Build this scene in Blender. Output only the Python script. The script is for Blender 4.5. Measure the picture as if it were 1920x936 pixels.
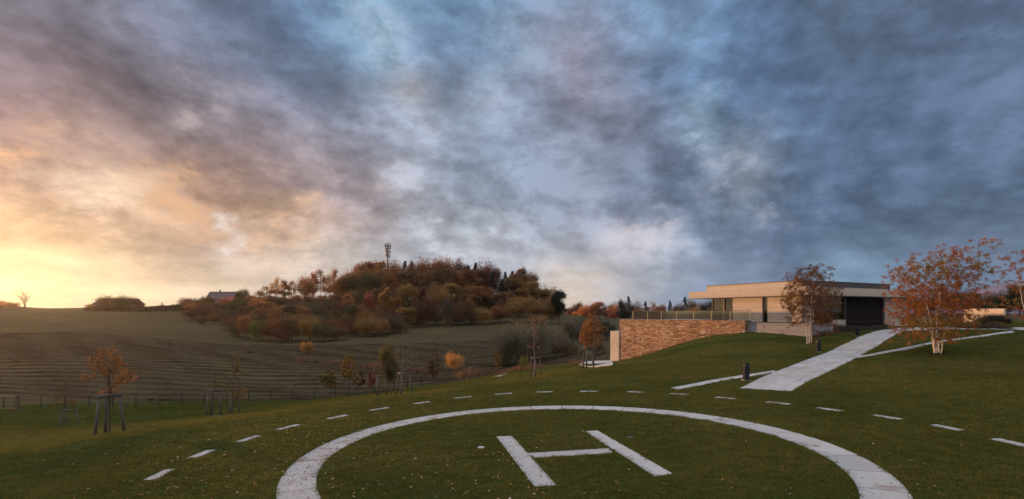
import bpy, bmesh, math, random
import numpy as np
from mathutils import Vector, Matrix
R = math.radians
for o in list(bpy.data.objects): bpy.data.objects.remove(o)
scene = bpy.context.scene
COL = scene.collection
# ------------------------------------------------------------------ camera
F, HZ, CZ = 907.0, 586.0, 3.2          # focal length in photo pixels, horizon row, eye height
cam = bpy.data.cameras.new('camera'); camo = bpy.data.objects.new('camera', cam); COL.objects.link(camo)
cam.sensor_width = 36; cam.lens = F/1920*36; cam.shift_y = (HZ-468)/1920
cam.clip_start = 0.1; cam.clip_end = 30000
camo.location = (0, 0, CZ); camo.rotation_euler = (R(90), 0, 0)
scene.camera = camo
# ------------------------------------------------------------------ light
SUN_AZ, SUN_EL = -54.0, 2.6            # azimuth from +Y (negative = left), elevation
SD = Vector((math.sin(R(SUN_AZ))*math.cos(R(SUN_EL)), math.cos(R(SUN_AZ))*math.cos(R(SUN_EL)), math.sin(R(SUN_EL))))
sun = bpy.data.lights.new('sun', 'SUN'); suno = bpy.data.objects.new('sun', sun); COL.objects.link(suno)
sun.energy = 5.0; sun.angle = R(0.6); sun.color = (1.0, 0.50, 0.20)
suno.rotation_euler = SD.to_track_quat('Z', 'Y').to_euler(); suno.location = (-60, 50, 40)
scene.view_settings.view_transform = 'Standard'; scene.view_settings.look = 'None'
scene.view_settings.exposure = 0.0; scene.view_settings.gamma = 1.0
try: scene.view_settings.use_curve_mapping = False
except Exception: pass
scene.cycles.max_bounces = 6; scene.cycles.transparent_max_bounces = 12
try:
    scene.cycles.use_denoising = True
except Exception: pass

def lin(c):
    return tuple((v/255/12.92 if v/255 <= .04045 else ((v/255+.055)/1.055)**2.4) for v in c)

class NT:                                # tiny node helper
    def __init__(s, tree): s.t = tree; s.n = tree.nodes; s.l = tree.links
    def new(s, typ, **kw):
        n = s.n.new(typ)
        for k, v in kw.items(): setattr(n, k, v)
        return n
    def put(s, sock, v):
        if isinstance(v, bpy.types.NodeSocket): s.l.new(v, sock)
        else: sock.default_value = v
    def math(s, op, a, b=0.0, c=None, clamp=False):
        n = s.new('ShaderNodeMath', operation=op); n.use_clamp = clamp
        s.put(n.inputs[0], a); s.put(n.inputs[1], b)
        if c is not None: s.put(n.inputs[2], c)
        return n.outputs[0]
    def vm(s, op, a, b=None, out=0, scale=None):
        n = s.new('ShaderNodeVectorMath', operation=op); s.put(n.inputs[0], a)
        if b is not None: s.put(n.inputs[1], b)
        if scale is not None: s.put(n.inputs['Scale'], scale)
        return n.outputs[out]
    def noise(s, vec, scale, detail=4, rough=.5, dist=0., out=0):
        n = s.new('ShaderNodeTexNoise'); s.put(n.inputs['Vector'], vec)
        n.inputs['Scale'].default_value = scale; n.inputs['Detail'].default_value = detail
        n.inputs['Roughness'].default_value = rough; n.inputs['Distortion'].default_value = dist
        return n.outputs[out]
    def ramp(s, fac, stops, interp='LINEAR'):
        n = s.new('ShaderNodeValToRGB'); s.put(n.inputs[0], fac); e = n.color_ramp.elements
        n.color_ramp.interpolation = interp
        while len(e) < len(stops): e.new(.5)
        for el, (p, c) in zip(e, stops): el.position = p; el.color = (*c, 1) if len(c) == 3 else c
        return n.outputs[0]
    def mix(s, f, a, b, typ='MIX'):
        n = s.new('ShaderNodeMix', data_type='RGBA', blend_type=typ); s.put(n.inputs[0], f)
        for i, v in ((6, a), (7, b)):
            s.put(n.inputs[i], v if isinstance(v, bpy.types.NodeSocket) or len(v) == 4 else (*v, 1))
        return n.outputs[2]
    def maprange(s, v, a, b, c, d, smooth=False):
        n = s.new('ShaderNodeMapRange'); s.put(n.inputs[0], v)
        if smooth: n.interpolation_type = 'SMOOTHSTEP'
        for i, k in enumerate((a, b, c, d)): s.put(n.inputs[i+1], k)
        return n.outputs[0]

# ------------------------------------------------------------------ sky
def pdir(px, py):
    v = Vector(((px-960)/F, 1, (HZ-py)/F)); return v.normalized()
world = bpy.data.worlds.new('World'); scene.world = world; world.use_nodes = True
W = NT(world.node_tree); W.n.clear()
tc = W.new('ShaderNodeTexCoord'); D0 = tc.outputs['Generated']
sky = W.new('ShaderNodeTexSky', sky_type='NISHITA'); sky.sun_disc = False
sky.sun_elevation = R(SUN_EL); sky.sun_rotation = R(SUN_AZ)
sky.air_density = 1.2; sky.dust_density = 1.5; sky.ozone_density = 1.0
sep = W.new('ShaderNodeSeparateXYZ'); W.l.new(D0, sep.inputs[0])
zc = W.math('MAXIMUM', sep.outputs[2], 0.0)
den = W.math('ADD', zc, 0.45)
cmb = W.new('ShaderNodeCombineXYZ')
W.l.new(W.math('DIVIDE', sep.outputs[0], den), cmb.inputs[0]); W.l.new(W.math('DIVIDE', sep.outputs[1], den), cmb.inputs[1]); W.l.new(W.math('MULTIPLY', sep.outputs[2], 0.4), cmb.inputs[2])
mp = W.new('ShaderNodeMapping'); W.l.new(cmb.outputs[0], mp.inputs[0]); mp.inputs['Rotation'].default_value = (0, 0, R(-18)); mp.inputs['Scale'].default_value = (.72, 0.80, 1)
PLr = mp.outputs[0]                      # cloud deck seen in gentle perspective
w1 = W.noise(PLr, 2.0, 5, .5, 0, out=1); w2 = W.noise(PLr, 7.0, 7, .6, 0, out=1)
warp = W.vm('ADD', W.vm('SCALE', W.vm('SUBTRACT', w1, (.5, .5, .5)), scale=0.16), W.vm('SCALE', W.vm('SUBTRACT', w2, (.5, .5, .5)), scale=0.12))
warp = W.vm('MULTIPLY', warp, (1, 1, .7))
DW = W.vm('NORMALIZE', W.vm('ADD', D0, warp))
# low-frequency sky colours: direction, colour (sRGB), tightness
SKY = [
 (0,20,(112,108,120),60),(150,90,(122,112,122),60),(60,200,(128,108,112),60),(250,30,(110,112,130),60),
 (260,210,(122,108,112),60),(420,60,(96,106,130),60),(400,190,(108,106,122),60),(560,120,(92,108,136),80),
 (620,30,(92,112,142),110),(690,45,(116,144,168),160),(740,110,(132,150,172),140),(840,90,(86,104,134),110),(900,20,(98,124,152),80),
 (470,220,(150,136,144),160),(390,330,(142,122,120),80),(560,250,(126,122,136),70),(700,230,(128,132,154),70),(800,190,(160,165,178),160),
 (960,110,(112,122,146),60),(1050,200,(118,118,136),60),(1180,250,(102,104,122),60),(1000,300,(124,134,156),60),(860,320,(132,140,160),60),
 (20,280,(216,164,126),700),(100,300,(150,124,114),110),(200,280,(132,113,111),120),(350,260,(126,113,117),120),(60,240,(138,117,113),160),(150,315,(146,122,114),200),(290,300,(138,120,116),160),(200,330,(158,130,118),90),(60,350,(150,126,120),120),(160,375,(232,212,186),420),
 (250,400,(212,170,132),200),(330,360,(190,152,126),110),(440,400,(188,154,130),110),(420,450,(172,152,142),160),(120,430,(214,174,132),200),(30,430,(236,196,140),200),
 (560,430,(190,164,146),110),(660,400,(160,142,142),80),(520,490,(206,188,172),120),(300,480,(196,172,148),140),
 (0,395,(170,136,118),260),(90,385,(146,124,118),200),(170,410,(168,140,124),260),(20,440,(196,152,118),500),(60,458,(190,146,112),700),(110,500,(240,212,168),200),(250,455,(206,176,146),260),(280,330,(176,144,124),160),(380,395,(214,172,132),240),(470,415,(206,168,136),240),(540,420,(190,158,138),240),
 (350,440,(168,148,138),240),(430,480,(176,158,148),240),(520,460,(186,168,156),240),(620,470,(192,178,170),240),(260,500,(232,204,172),300),(160,523,(214,180,146),700),(420,520,(230,212,186),300),(560,520,(226,212,196),300),
 (720,290,(150,152,170),160),(640,320,(124,118,130),140),(540,330,(136,120,122),120),(480,300,(132,118,122),120),(330,200,(110,104,116),120),(430,200,(176,160,162),420),(740,300,(168,170,186),420),(790,185,(206,196,196),700),(900,200,(170,172,188),420),(850,150,(92,108,136),160),(930,250,(120,128,152),120),(1100,130,(136,130,148),120),(1250,300,(96,104,126),120),(1060,330,(118,122,142),120),(1180,380,(112,122,146),120),(820,380,(140,142,158),120),(720,360,(150,142,148),140),(960,450,(142,142,156),140),
 (1140,460,(172,168,178),420),(1190,470,(178,172,182),500),(1380,310,(140,146,160),420),(1400,340,(146,148,158),420),(1320,60,(104,126,154),260),(1600,50,(110,122,144),420),(1460,130,(84,102,132),120),(1900,150,(104,118,144),240),(1700,260,(72,84,108),140),(1500,300,(84,98,124),120),(1620,480,(110,122,146),300),(1760,460,(88,98,120),200),(1900,480,(104,114,136),200),(1250,505,(120,128,150),240),(1450,480,(98,110,136),240),(1060,520,(196,186,184),240),(1150,535,(186,180,186),260),
 (60,480,(238,204,156),160),(-100,562,(360,300,205),420),(-20,560,(262,238,186),420),(60,558,(246,226,180),160),(170,545,(252,230,184),160),(330,540,(250,226,190),160),(200,520,(246,220,176),260),
 (640,500,(204,196,188),110),(760,440,(158,156,166),80),(820,432,(200,204,212),420),(900,470,(166,164,174),90),(1000,500,(160,158,168),90),
 (1080,550,(226,208,186),200),(1120,548,(216,198,182),200),(1200,540,(176,176,188),140),(1000,400,(122,128,146),70),(1110,440,(134,134,150),90),(1215,450,(170,168,180),260),(1150,500,(150,150,164),140),
 (1330,225,(160,184,206),520),(1300,160,(92,112,144),80),(1400,90,(88,108,140),60),(1230,50,(104,122,150),70),(1420,260,(86,104,134),70),
 (1370,350,(122,130,148),120),(1290,360,(88,106,136),110),(1550,200,(82,98,126),60),(1700,80,(82,94,118),60),(1880,60,(76,88,112),60),
 (1800,220,(76,90,116),60),(1600,340,(82,98,124),60),(1480,430,(78,94,122),80),(1650,450,(82,94,116),80),(1850,400,(84,98,122),70),(1900,300,(92,108,134),80),
 (1350,500,(132,142,166),160),(1550,505,(132,156,180),200),(1640,508,(124,150,176),200),(1700,510,(112,138,166),140),(1850,510,(112,130,156),120),
]
extra = [((0,0,1),(172,176,186),9),((-.6,-.5,.6),(190,180,180),8),((.6,-.5,.6),(160,164,176),8),((0,-1,.4),(140,136,142),8),((-1,-.1,.25),(214,170,146),10),((1,-.1,.25),(92,99,116),10),((0,.35,.93),(136,142,158),14)]  # sky out of view, coloured for the light it gives
_ds, _cs, _ks = [], [], []
for (d, c8, k) in extra: _ds.append(tuple(Vector(d).normalized())); _cs.append(lin(c8)); _ks.append(k)
for e in SKY:
    c = e[2]
    if c[2] > c[0]: c = (c[0]*1.02, c[1]*1.05, c[2]*1.035)
    _ds.append(tuple(pdir(e[0], e[1]))); _cs.append(lin(c)); _ks.append(e[3])
_ds, _cs, _ks = np.array(_ds), np.array(_cs), np.array(_ks, float)
def skycol(az, el):
    d = np.array([math.sin(az)*math.cos(el), math.cos(az)*math.cos(el), math.sin(el)])
    w = np.exp(_ks*SHARP*(_ds@d-1))*np.where(_ks < 20, .15, 1)
    return tuple((w[:, None]*_cs).sum(0)/(w.sum()+1e-9))
SHARP = 5.0
AZS = [-180, -130]+list(np.linspace(-56, 54, 28))+[130, 180]
ELS = [0, 1, 2, 3.4, 5, 6.8, 8.8, 11, 13.5, 16.5, 20, 24, 28, 33, 45, 65, 88]
sw_ = W.new('ShaderNodeSeparateXYZ'); W.l.new(DW, sw_.inputs[0])
azf = W.math('MULTIPLY_ADD', W.math('ARCTAN2', sw_.outputs[0], sw_.outputs[1]), 1/(2*math.pi), .5)
elr = W.math('ARCSINE', sw_.outputs[2])
base = None
for i, e in enumerate(ELS):
    rp = W.ramp(azf, [((az+180)/360, skycol(R(az), R(e))) for az in AZS])
    if base is None: base = rp
    else: base = W.mix(W.maprange(elr, R(ELS[i-1]), R(e), 0., 1.), base, rp)
# cloud relief: soft billows, shaded bases, lit edges
PW = W.vm('ADD', PLr, W.vm('SCALE', W.vm('SUBTRACT', W.noise(PLr, 4.0, 4, .5, 0, out=1), (.5, .5, .5)), scale=.12))
n1 = W.noise(PW, 2.5, 10, .56); DI = W.vm('ADD', W.vm('MULTIPLY', D0, (1, 1, 1.7)), W.vm('SCALE', W.vm('SUBTRACT', w1, (.5, .5, .5)), scale=.10))
n2 = W.noise(DI, 9.0, 10, .66); n4 = W.noise(DI, 4.6, 11, .62); n4b = W.noise(W.vm('ADD', DI, (-.022, .012, -.02)), 4.6, 11, .62)
off = W.vm('ADD', PW, (-.035, .02, -.02))
n1b = W.noise(off, 2.5, 10, .56)
edge = W.math('ADD', W.math('MULTIPLY', W.math('SUBTRACT', n1, n1b), 1.6), W.math('MULTIPLY', W.math('SUBTRACT', n4, n4b), 2.2))
bil = W.maprange(W.math('ADD', W.math('MULTIPLY', n1, .6), W.math('MULTIPLY', n4, .4)), .38, .62, -1., 1., True)
rel = W.math('ADD', W.math('MULTIPLY', bil, .19), W.math('MULTIPLY', W.math('SUBTRACT', n2, .5), .55))
rel = W.math('ADD', W.math('ADD', rel, edge), .21)
fade = W.maprange(sep.outputs[2], .02, .15, 0.12, 1.0)
rel = W.math('MULTIPLY', rel, fade)
hz_ = W.new('ShaderNodeCombineXYZ'); W.l.new(W.math('MULTIPLY', azf, 26.0), hz_.inputs[0]); W.l.new(W.math('MULTIPLY', sep.outputs[2], 42.0), hz_.inputs[1])
stk = W.math('MULTIPLY', W.math('SUBTRACT', W.noise(hz_.outputs[0], 1.0, 6, .55), .5), W.maprange(sep.outputs[2], .03, .2, .6, .08))
rel = W.math('ADD', rel, stk)
gain = W.math('EXPONENT', W.math('MINIMUM', rel, .55))
cloud = W.vm('SCALE', base, scale=gain)
# openings where light breaks through the deck
DB = W.vm('NORMALIZE', W.vm('ADD', D0, W.vm('SCALE', W.vm('SUBTRACT', w2, (.5, .5, .5)), scale=.30)))
brk = W.maprange(W.math('ADD', n2, W.math('MULTIPLY', n1, .5)), .66, .92, 0., 1., True)
for px_, py_, k_, c_ in ((160,372,700,(250,226,196)),(690,45,600,(172,192,212)),(800,190,2400,(240,222,206)),(1335,228,2600,(214,226,240)),(818,432,900,(226,228,234)),(1210,452,420,(206,198,204)),(432,450,1500,(226,220,216)),(1385,330,700,(170,176,190)),(420,205,900,(196,178,176)),(960,130,500,(150,168,190)),(745,372,1400,(196,204,220)),(1430,370,900,(176,178,188)),(20,290,1500,(236,186,146)),(330,372,900,(220,176,138)),(520,400,900,(232,188,148))):
    g_ = W.math('EXPONENT', W.math('MULTIPLY_ADD', W.vm('DOT_PRODUCT', DB, tuple(pdir(px_, py_)), out='Value'), float(k_), -float(k_)))
    cloud = W.mix(W.math('MULTIPLY', W.math('MULTIPLY', g_, brk), .95), cloud, tuple(v*1.1 for v in lin(c_)))
skyc = W.vm('SCALE', sky.outputs[0], scale=0.05)
gap = W.maprange(n1, .58, .80, 0.0, 0.55, True)
tot = W.mix(gap, cloud, W.vm('ADD', W.vm('SCALE', cloud, scale=.85), skyc))
below = W.maprange(sep.outputs[2], -.06, -.01, 0., 1.)
tot = W.mix(below, (.03, .03, .025), tot)
boost = W.maprange(sep.outputs[2], .52, .76, 1.0, 3.1, True)     # sky above the view brightened to add light on the ground
back = W.maprange(sep.outputs[1], .35, -.2, 1.0, 1.15, True)      # unseen sky behind the viewer lifted too, as added fill
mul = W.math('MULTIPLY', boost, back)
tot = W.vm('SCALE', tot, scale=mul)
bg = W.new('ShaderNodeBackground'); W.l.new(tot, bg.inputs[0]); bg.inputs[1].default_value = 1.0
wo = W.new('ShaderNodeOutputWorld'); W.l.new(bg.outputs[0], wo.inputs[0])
world.cycles.sampling_method = 'MANUAL'; world.cycles.sample_map_resolution = 512

# ------------------------------------------------------------------ object helpers
def tag(o, label=None, cat=None, group=None, kind=None):
    if label: o['label'] = label
    if cat: o['category'] = cat
    if group: o['group'] = group
    if kind: o['kind'] = kind
    return o
def empty(name, loc=(0, 0, 0), rz=0):
    o = bpy.data.objects.new(name, None); COL.objects.link(o); o.location = loc; o.rotation_euler[2] = rz
    o.empty_display_size = .2; return o
def link(name, me, mat=None, parent=None, loc=None):
    o = bpy.data.objects.new(name, me); COL.objects.link(o)
    if mat is not None and not me.materials: me.materials.append(mat)
    if parent is not None: o.parent = parent
    if loc is not None: o.location = loc
    return o
def pymesh(name, v, f, smooth=False):
    me = bpy.data.meshes.new(name); me.from_pydata([tuple(map(float, p)) for p in v], [], f)
    if smooth: me.polygons.foreach_set('use_smooth', [True]*len(me.polygons))
    me.update(); return me
def npmesh(name, V, Q, smooth=False, mats=None):
    """V (n,3), Q (m,k) faces of equal size"""
    V = np.asarray(V, np.float32); Q = np.asarray(Q, np.int32); me = bpy.data.meshes.new(name)
    me.vertices.add(len(V)); me.vertices.foreach_set('co', V.ravel())
    k = Q.shape[1]; me.loops.add(Q.size); me.loops.foreach_set('vertex_index', Q.ravel())
    me.polygons.add(len(Q)); me.polygons.foreach_set('loop_start', np.arange(len(Q), dtype=np.int32)*k)
    me.polygons.foreach_set('loop_total', np.full(len(Q), k, np.int32))
    if smooth: me.polygons.foreach_set('use_smooth', np.ones(len(Q), bool))
    me.update(calc_edges=True); me.validate(); return me
class MB:
    def __init__(s): s.v = []; s.f = []
    def prism(s, poly, z0, z1):          # poly: list of (x,y) CCW; z0/z1 numbers or lists
        n = len(poly); b = len(s.v); a0 = z0 if hasattr(z0, '__len__') else [z0]*n; a1 = z1 if hasattr(z1, '__len__') else [z1]*n
        area = sum(poly[i][0]*poly[(i+1) % n][1]-poly[(i+1) % n][0]*poly[i][1] for i in range(n))
        if area < 0: poly = poly[::-1]; a0 = list(a0)[::-1]; a1 = list(a1)[::-1]
        s.v += [(p[0], p[1], a0[i]) for i, p in enumerate(poly)]+[(p[0], p[1], a1[i]) for i, p in enumerate(poly)]
        s.f.append([b+i for i in range(n)][::-1]); s.f.append([b+n+i for i in range(n)])
        for i in range(n): j = (i+1) % n; s.f.append([b+i, b+j, b+n+j, b+n+i])
        return s
    def box(s, x0, x1, y0, y1, z0, z1): return s.prism([(x0, y0), (x1, y0), (x1, y1), (x0, y1)], z0, z1)
    def tube(s, pts, rad, n=8, cap=True):
        pts = [Vector(p) for p in pts]; rad = rad if hasattr(rad, '__len__') else [rad]*len(pts)
        b = len(s.v)
        for i, p in enumerate(pts):
            t = (pts[min(i+1, len(pts)-1)]-pts[max(i-1, 0)]).normalized()
            u = t.cross(Vector((0, 0, 1)) if abs(t.z) < .9 else Vector((1, 0, 0))).normalized(); w = t.cross(u)
            for k in range(n):
                a = 2*math.pi*k/n; q = p+(u*math.cos(a)+w*math.sin(a))*rad[i]; s.v.append(tuple(q))
        for i in range(len(pts)-1):
            for k in range(n):
                k2 = (k+1) % n; s.f.append([b+i*n+k, b+(i+1)*n+k, b+(i+1)*n+k2, b+i*n+k2])
        if cap: s.f.append([b+k for k in range(n)]); s.f.append([b+(len(pts)-1)*n+k for k in range(n)][::-1])
        return s
    def build(s, name, mat, parent=None, loc=None, smooth=False, bevel=0):
        me = pymesh(name, s.v, s.f, smooth)
        o = link(name, me, mat, parent, loc)
        if bevel:
            m = o.modifiers.new('bevel', 'BEVEL'); m.width = bevel; m.segments = 2; m.limit_method = 'ANGLE'
        return o

# ------------------------------------------------------------------ materials
def material(name):
    m = bpy.data.materials.new(name); m.use_nodes = True; t = NT(m.node_tree); t.n.clear()
    out = t.new('ShaderNodeOutputMaterial'); return m, t, out
def principled(t, out, col, rough=.8, bump=None, bstr=.3, bdist=.02, spec=.3, metal=0.):
    p = t.new('ShaderNodeBsdfPrincipled')
    t.put(p.inputs['Base Color'], col if isinstance(col, bpy.types.NodeSocket) else (*col, 1))
    t.put(p.inputs['Roughness'], rough); p.inputs['Specular IOR Level'].default_value = spec; p.inputs['Metallic'].default_value = metal
    if bump is not None:
        b = t.new('ShaderNodeBump'); b.inputs['Strength'].default_value = bstr; b.inputs['Distance'].default_value = bdist
        t.put(b.inputs['Height'], bump); t.l.new(b.outputs[0], p.inputs['Normal'])
    t.l.new(p.outputs[0], out.inputs[0]); return p
def simple(name, c, rough=.7, nscale=6, var=.3, bstr=.25, spec=.3, metal=0., coords='Object', bdist=.02):
    m, t, out = material(name); tcn = t.new('ShaderNodeTexCoord').outputs[coords]
    n = t.noise(tcn, nscale, 6, .6); n2 = t.noise(tcn, nscale*7, 4, .6)
    k = t.math('ADD', t.math('MULTIPLY', n, .65), t.math('MULTIPLY', n2, .35))
    a = tuple(v*(1-var) for v in c); b = tuple(min(1, v*(1+var)) for v in c)
    col = t.ramp(k, [(.3, a), (.7, b)])
    principled(t, out, col, rough, k, bstr, bdist, spec, metal); return m

def foliage(name, transl=.45, rough=.65, tint=None, var=.45):
    """leaf colour = object colour x random per leaf"""
    m, t, out = material(name)
    oi = t.new('ShaderNodeObjectInfo'); g = t.new('ShaderNodeNewGeometry')
    basec = oi.outputs['Color'] if tint is None else (*tint, 1)
    r = g.outputs['Random Per Island']
    tcn = t.new('ShaderNodeTexCoord').outputs['Object']
    n = t.noise(tcn, 4.0 if tint is None else 1.2, 2, .5)
    v = t.math('ADD', t.math('MULTIPLY', t.math('SUBTRACT', r, .5), var*1.6), t.math('MULTIPLY', t.math('SUBTRACT', n, .5), 1.4))
    hsv = t.new('ShaderNodeHueSaturation'); t.put(hsv.inputs['Color'], basec)
    t.put(hsv.inputs['Value'], t.math('MAXIMUM', t.math('ADD', v, 1.0), .25))
    rr = t.math('FRACT', t.math('MULTIPLY', r, 17.31))
    t.put(hsv.inputs['Hue'], t.math('MULTIPLY_ADD', rr, .07, .465)); hsv.inputs['Saturation'].default_value = .92
    d = t.new('ShaderNodeBsdfPrincipled'); t.l.new(hsv.outputs[0], d.inputs['Base Color']); d.inputs['Roughness'].default_value = rough
    d.inputs['Specular IOR Level'].default_value = .15
    tr = t.new('ShaderNodeBsdfTranslucent'); sc = t.mix(1.0, hsv.outputs[0], (1.25, 1.1, .7), 'MULTIPLY'); t.l.new(sc, tr.inputs[0])
    mx = t.new('ShaderNodeMixShader'); mx.inputs[0].default_value = transl
    t.l.new(d.outputs[0], mx.inputs[1]); t.l.new(tr.outputs[0], mx.inputs[2]); t.l.new(mx.outputs[0], out.inputs[0])
    return m
M = {}
M['leaf'] = foliage('leaf_foliage')
M['leaf_near'] = foliage('leaf_near', .4, .55, None, .7)
M['bark'] = simple('bark_dark', (.075, .055, .042), .9, 4)
M['twig'] = simple('twig_grey_brown', (.085, .068, .055), .9, 4)
M['paletwig'] = simple('pale_twig', (.17, .12, .09), .85, 4)
M['stake'] = simple('weathered_stake_wood', (.078, .062, .056), .8, 9, .35)
M['bollard'] = simple('bollard_dark_metal', (.020, .021, .026), .7, 20, .1, .05, .1)
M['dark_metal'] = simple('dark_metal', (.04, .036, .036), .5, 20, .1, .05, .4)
M['greenwire'] = simple('green_fence_metal', (.018, .025, .02), .6, 20, .1, .05)
M['gatewood'] = simple('gate_rail_wood', (.24, .15, .10), .8, 8)
M['brass'] = simple('balustrade_post', (.45, .42, .24), .5, 9, .1, .05, .4)
M['galv'] = simple('mast_metal', (.12, .115, .12), .6, 9, .2)
M['white'] = simple('pale_disc', (.36, .36, .37), .6, 9, .1)

def birchbark():
    m, t, out = material('birch_bark'); tcn = t.new('ShaderNodeTexCoord').outputs['Object']
    mpn = t.new('ShaderNodeMapping'); t.l.new(tcn, mpn.inputs[0]); mpn.inputs['Scale'].default_value = (3, 3, 14)
    n = t.noise(mpn.outputs[0], 2.0, 5, .6)
    col = t.ramp(n, [(.36, (.05, .04, .035)), (.44, (.50, .44, .38)), (.75, (.66, .60, .53))])
    principled(t, out, col, .7, n, .2); return m
M['birch'] = birchbark()

def concrete(name, c, band=.62, vert=3.9, rough=.75):
    """board-marked pale concrete: horizontal boards, fine pour lines, panel joints"""
    m, t, out = material(name)
    tcn = t.new('ShaderNodeTexCoord').outputs['Object']
    s = t.new('ShaderNodeSeparateXYZ'); t.l.new(tcn, s.inputs[0])
    zz = t.math('DIVIDE', s.outputs[2], band)
    fr = t.math('FRACT', zz); line = t.maprange(t.math('ABSOLUTE', t.math('SUBTRACT', fr, .5)), .455, .49, 0, 1)
    mp2 = t.new('ShaderNodeMapping'); t.l.new(tcn, mp2.inputs[0]); mp2.inputs['Scale'].default_value = (.5, .5, 9)
    st = t.noise(mp2.outputs[0], 2.2, 6, .65)
    wn = t.new('ShaderNodeTexWhiteNoise', noise_dimensions='1D'); t.l.new(t.math('FLOOR', zz), wn.inputs['W'])
    cl = t.noise(tcn, .7, 5, .6)
    k = t.math('ADD', t.math('MULTIPLY', st, .5), t.math('ADD', t.math('MULTIPLY', wn.outputs[0], .22), t.math('MULTIPLY', cl, .35)))
    col = t.ramp(k, [(.3, tuple(v*.72 for v in c)), (.75, tuple(v*1.18 for v in c))])
    col = t.mix(t.math('MULTIPLY', line, .45), col, tuple(v*.45 for v in c))
    h = t.math('SUBTRACT', st, t.math('MULTIPLY', line, 1.5))
    principled(t, out, col, rough, h, .35, .02, .3); return m
M['concrete'] = concrete('board_marked_concrete', (.46, .385, .31))
M['concrete_low'] = concrete('grey_retaining_concrete', (.21, .205, .215), .5)  # greyer, darker concrete; the retaining wall's shade is put into this colour

def stonewall():
    m, t, out = material('ledge_stone')
    uv = t.new('ShaderNodeUVMap').outputs[0]
    mpn = t.new('ShaderNodeMapping'); t.l.new(uv, mpn.inputs[0])
    nz = t.noise(mpn.outputs[0], 1.3, 3, .6, out=1)
    uvw = t.vm('ADD', mpn.outputs[0], t.vm('SCALE', t.vm('SUBTRACT', nz, (.5, .5, .5)), scale=.10))
    def brick(w, h, off, sc):
        b = t.new('ShaderNodeTexBrick'); t.l.new(uvw, b.inputs[0]); b.offset = off; b.offset_frequency = 3; b.squash = 1.7; b.squash_frequency = 3
        b.inputs['Scale'].default_value = 1; b.inputs['Brick Width'].default_value = w; b.inputs['Row Height'].default_value = h
        b.inputs['Mortar Size'].default_value = .009; b.inputs['Mortar Smooth'].default_value = .3
        b.inputs['Color1'].default_value = (0, 0, 0, 1); b.inputs['Color2'].default_value = (1, 1, 1, 1); b.inputs['Mortar'].default_value = (.5, .5, .5, 1)
        return b
    b1 = brick(.44, .088, .37, 1); b2 = brick(.60, .176, .61, 1)
    nn = t.noise(uv, .9, 3, .5)
    sel = t.math('GREATER_THAN', nn, .54)
    tone = t.mix(sel, b1.outputs[0], b2.outputs[0]); mort = t.mix(sel, b1.outputs[1], b2.outputs[1])
    fine = t.noise(uvw, 14, 5, .65); big = t.noise(uv, .35, 3, .5)
    k = t.math('ADD', t.math('MULTIPLY', tone, .62), t.math('ADD', t.math('MULTIPLY', fine, .35), t.math('MULTIPLY', big, .25)))
    col = t.ramp(k, [(.22, (.085, .045, .030)), (.42, (.24, .122, .066)), (.62, (.37, .20, .108)), (.84, (.42, .28, .18)), (1.0, (.52, .42, .32))])
    col = t.mix(mort, col, (.05, .03, .022))
    h = t.math('ADD', t.math('MULTIPLY', tone, .8), t.math('SUBTRACT', t.math('MULTIPLY', fine, .6), t.math('MULTIPLY', mort, 2.0)))
    principled(t, out, col, .85, h, .8, .035, .2); return m
M['stone'] = stonewall()

def slabmat(name, c, stains=.5):
    m, t, out = material(name); g = t.new('ShaderNodeNewGeometry'); P = g.outputs['Position']
    at = t.new('ShaderNodeAttribute'); at.attribute_name = 'joint'; at.attribute_type = 'GEOMETRY'
    n = t.noise(P, 2.3, 6, .62); f = t.noise(P, 45, 4, .7); s1 = t.noise(P, 1.1, 3, .6, .8)
    rnd = g.outputs['Random Per Island']
    k = t.math('ADD', t.math('ADD', t.math('MULTIPLY', n, .45), t.math('MULTIPLY', f, .35)), t.math('MULTIPLY', rnd, .3))
    col = t.ramp(k, [(.3, tuple(v*.74 for v in c)), (.8, tuple(min(.85, v*1.12) for v in c))])
    st = t.math('MULTIPLY', t.maprange(s1, .56, .68, 0, 1, True), stains)
    st = t.math('MULTIPLY', st, t.maprange(t.noise(P, 12, 4, .7), .35, .6, .3, 1))
    col = t.mix(st, col, (.16, .12, .10))
    principled(t, out, col, .75, k, .25, .01, .3); return m
M['slab'] = slabmat('pale_granite_slab', (.30, .297, .285), .95)
M['slab_path'] = slabmat('path_granite_slab', (.305, .30, .288), .5)
M['joint'] = simple('paving_joint_sand', (.16, .15, .13), .95, 20)

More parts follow.
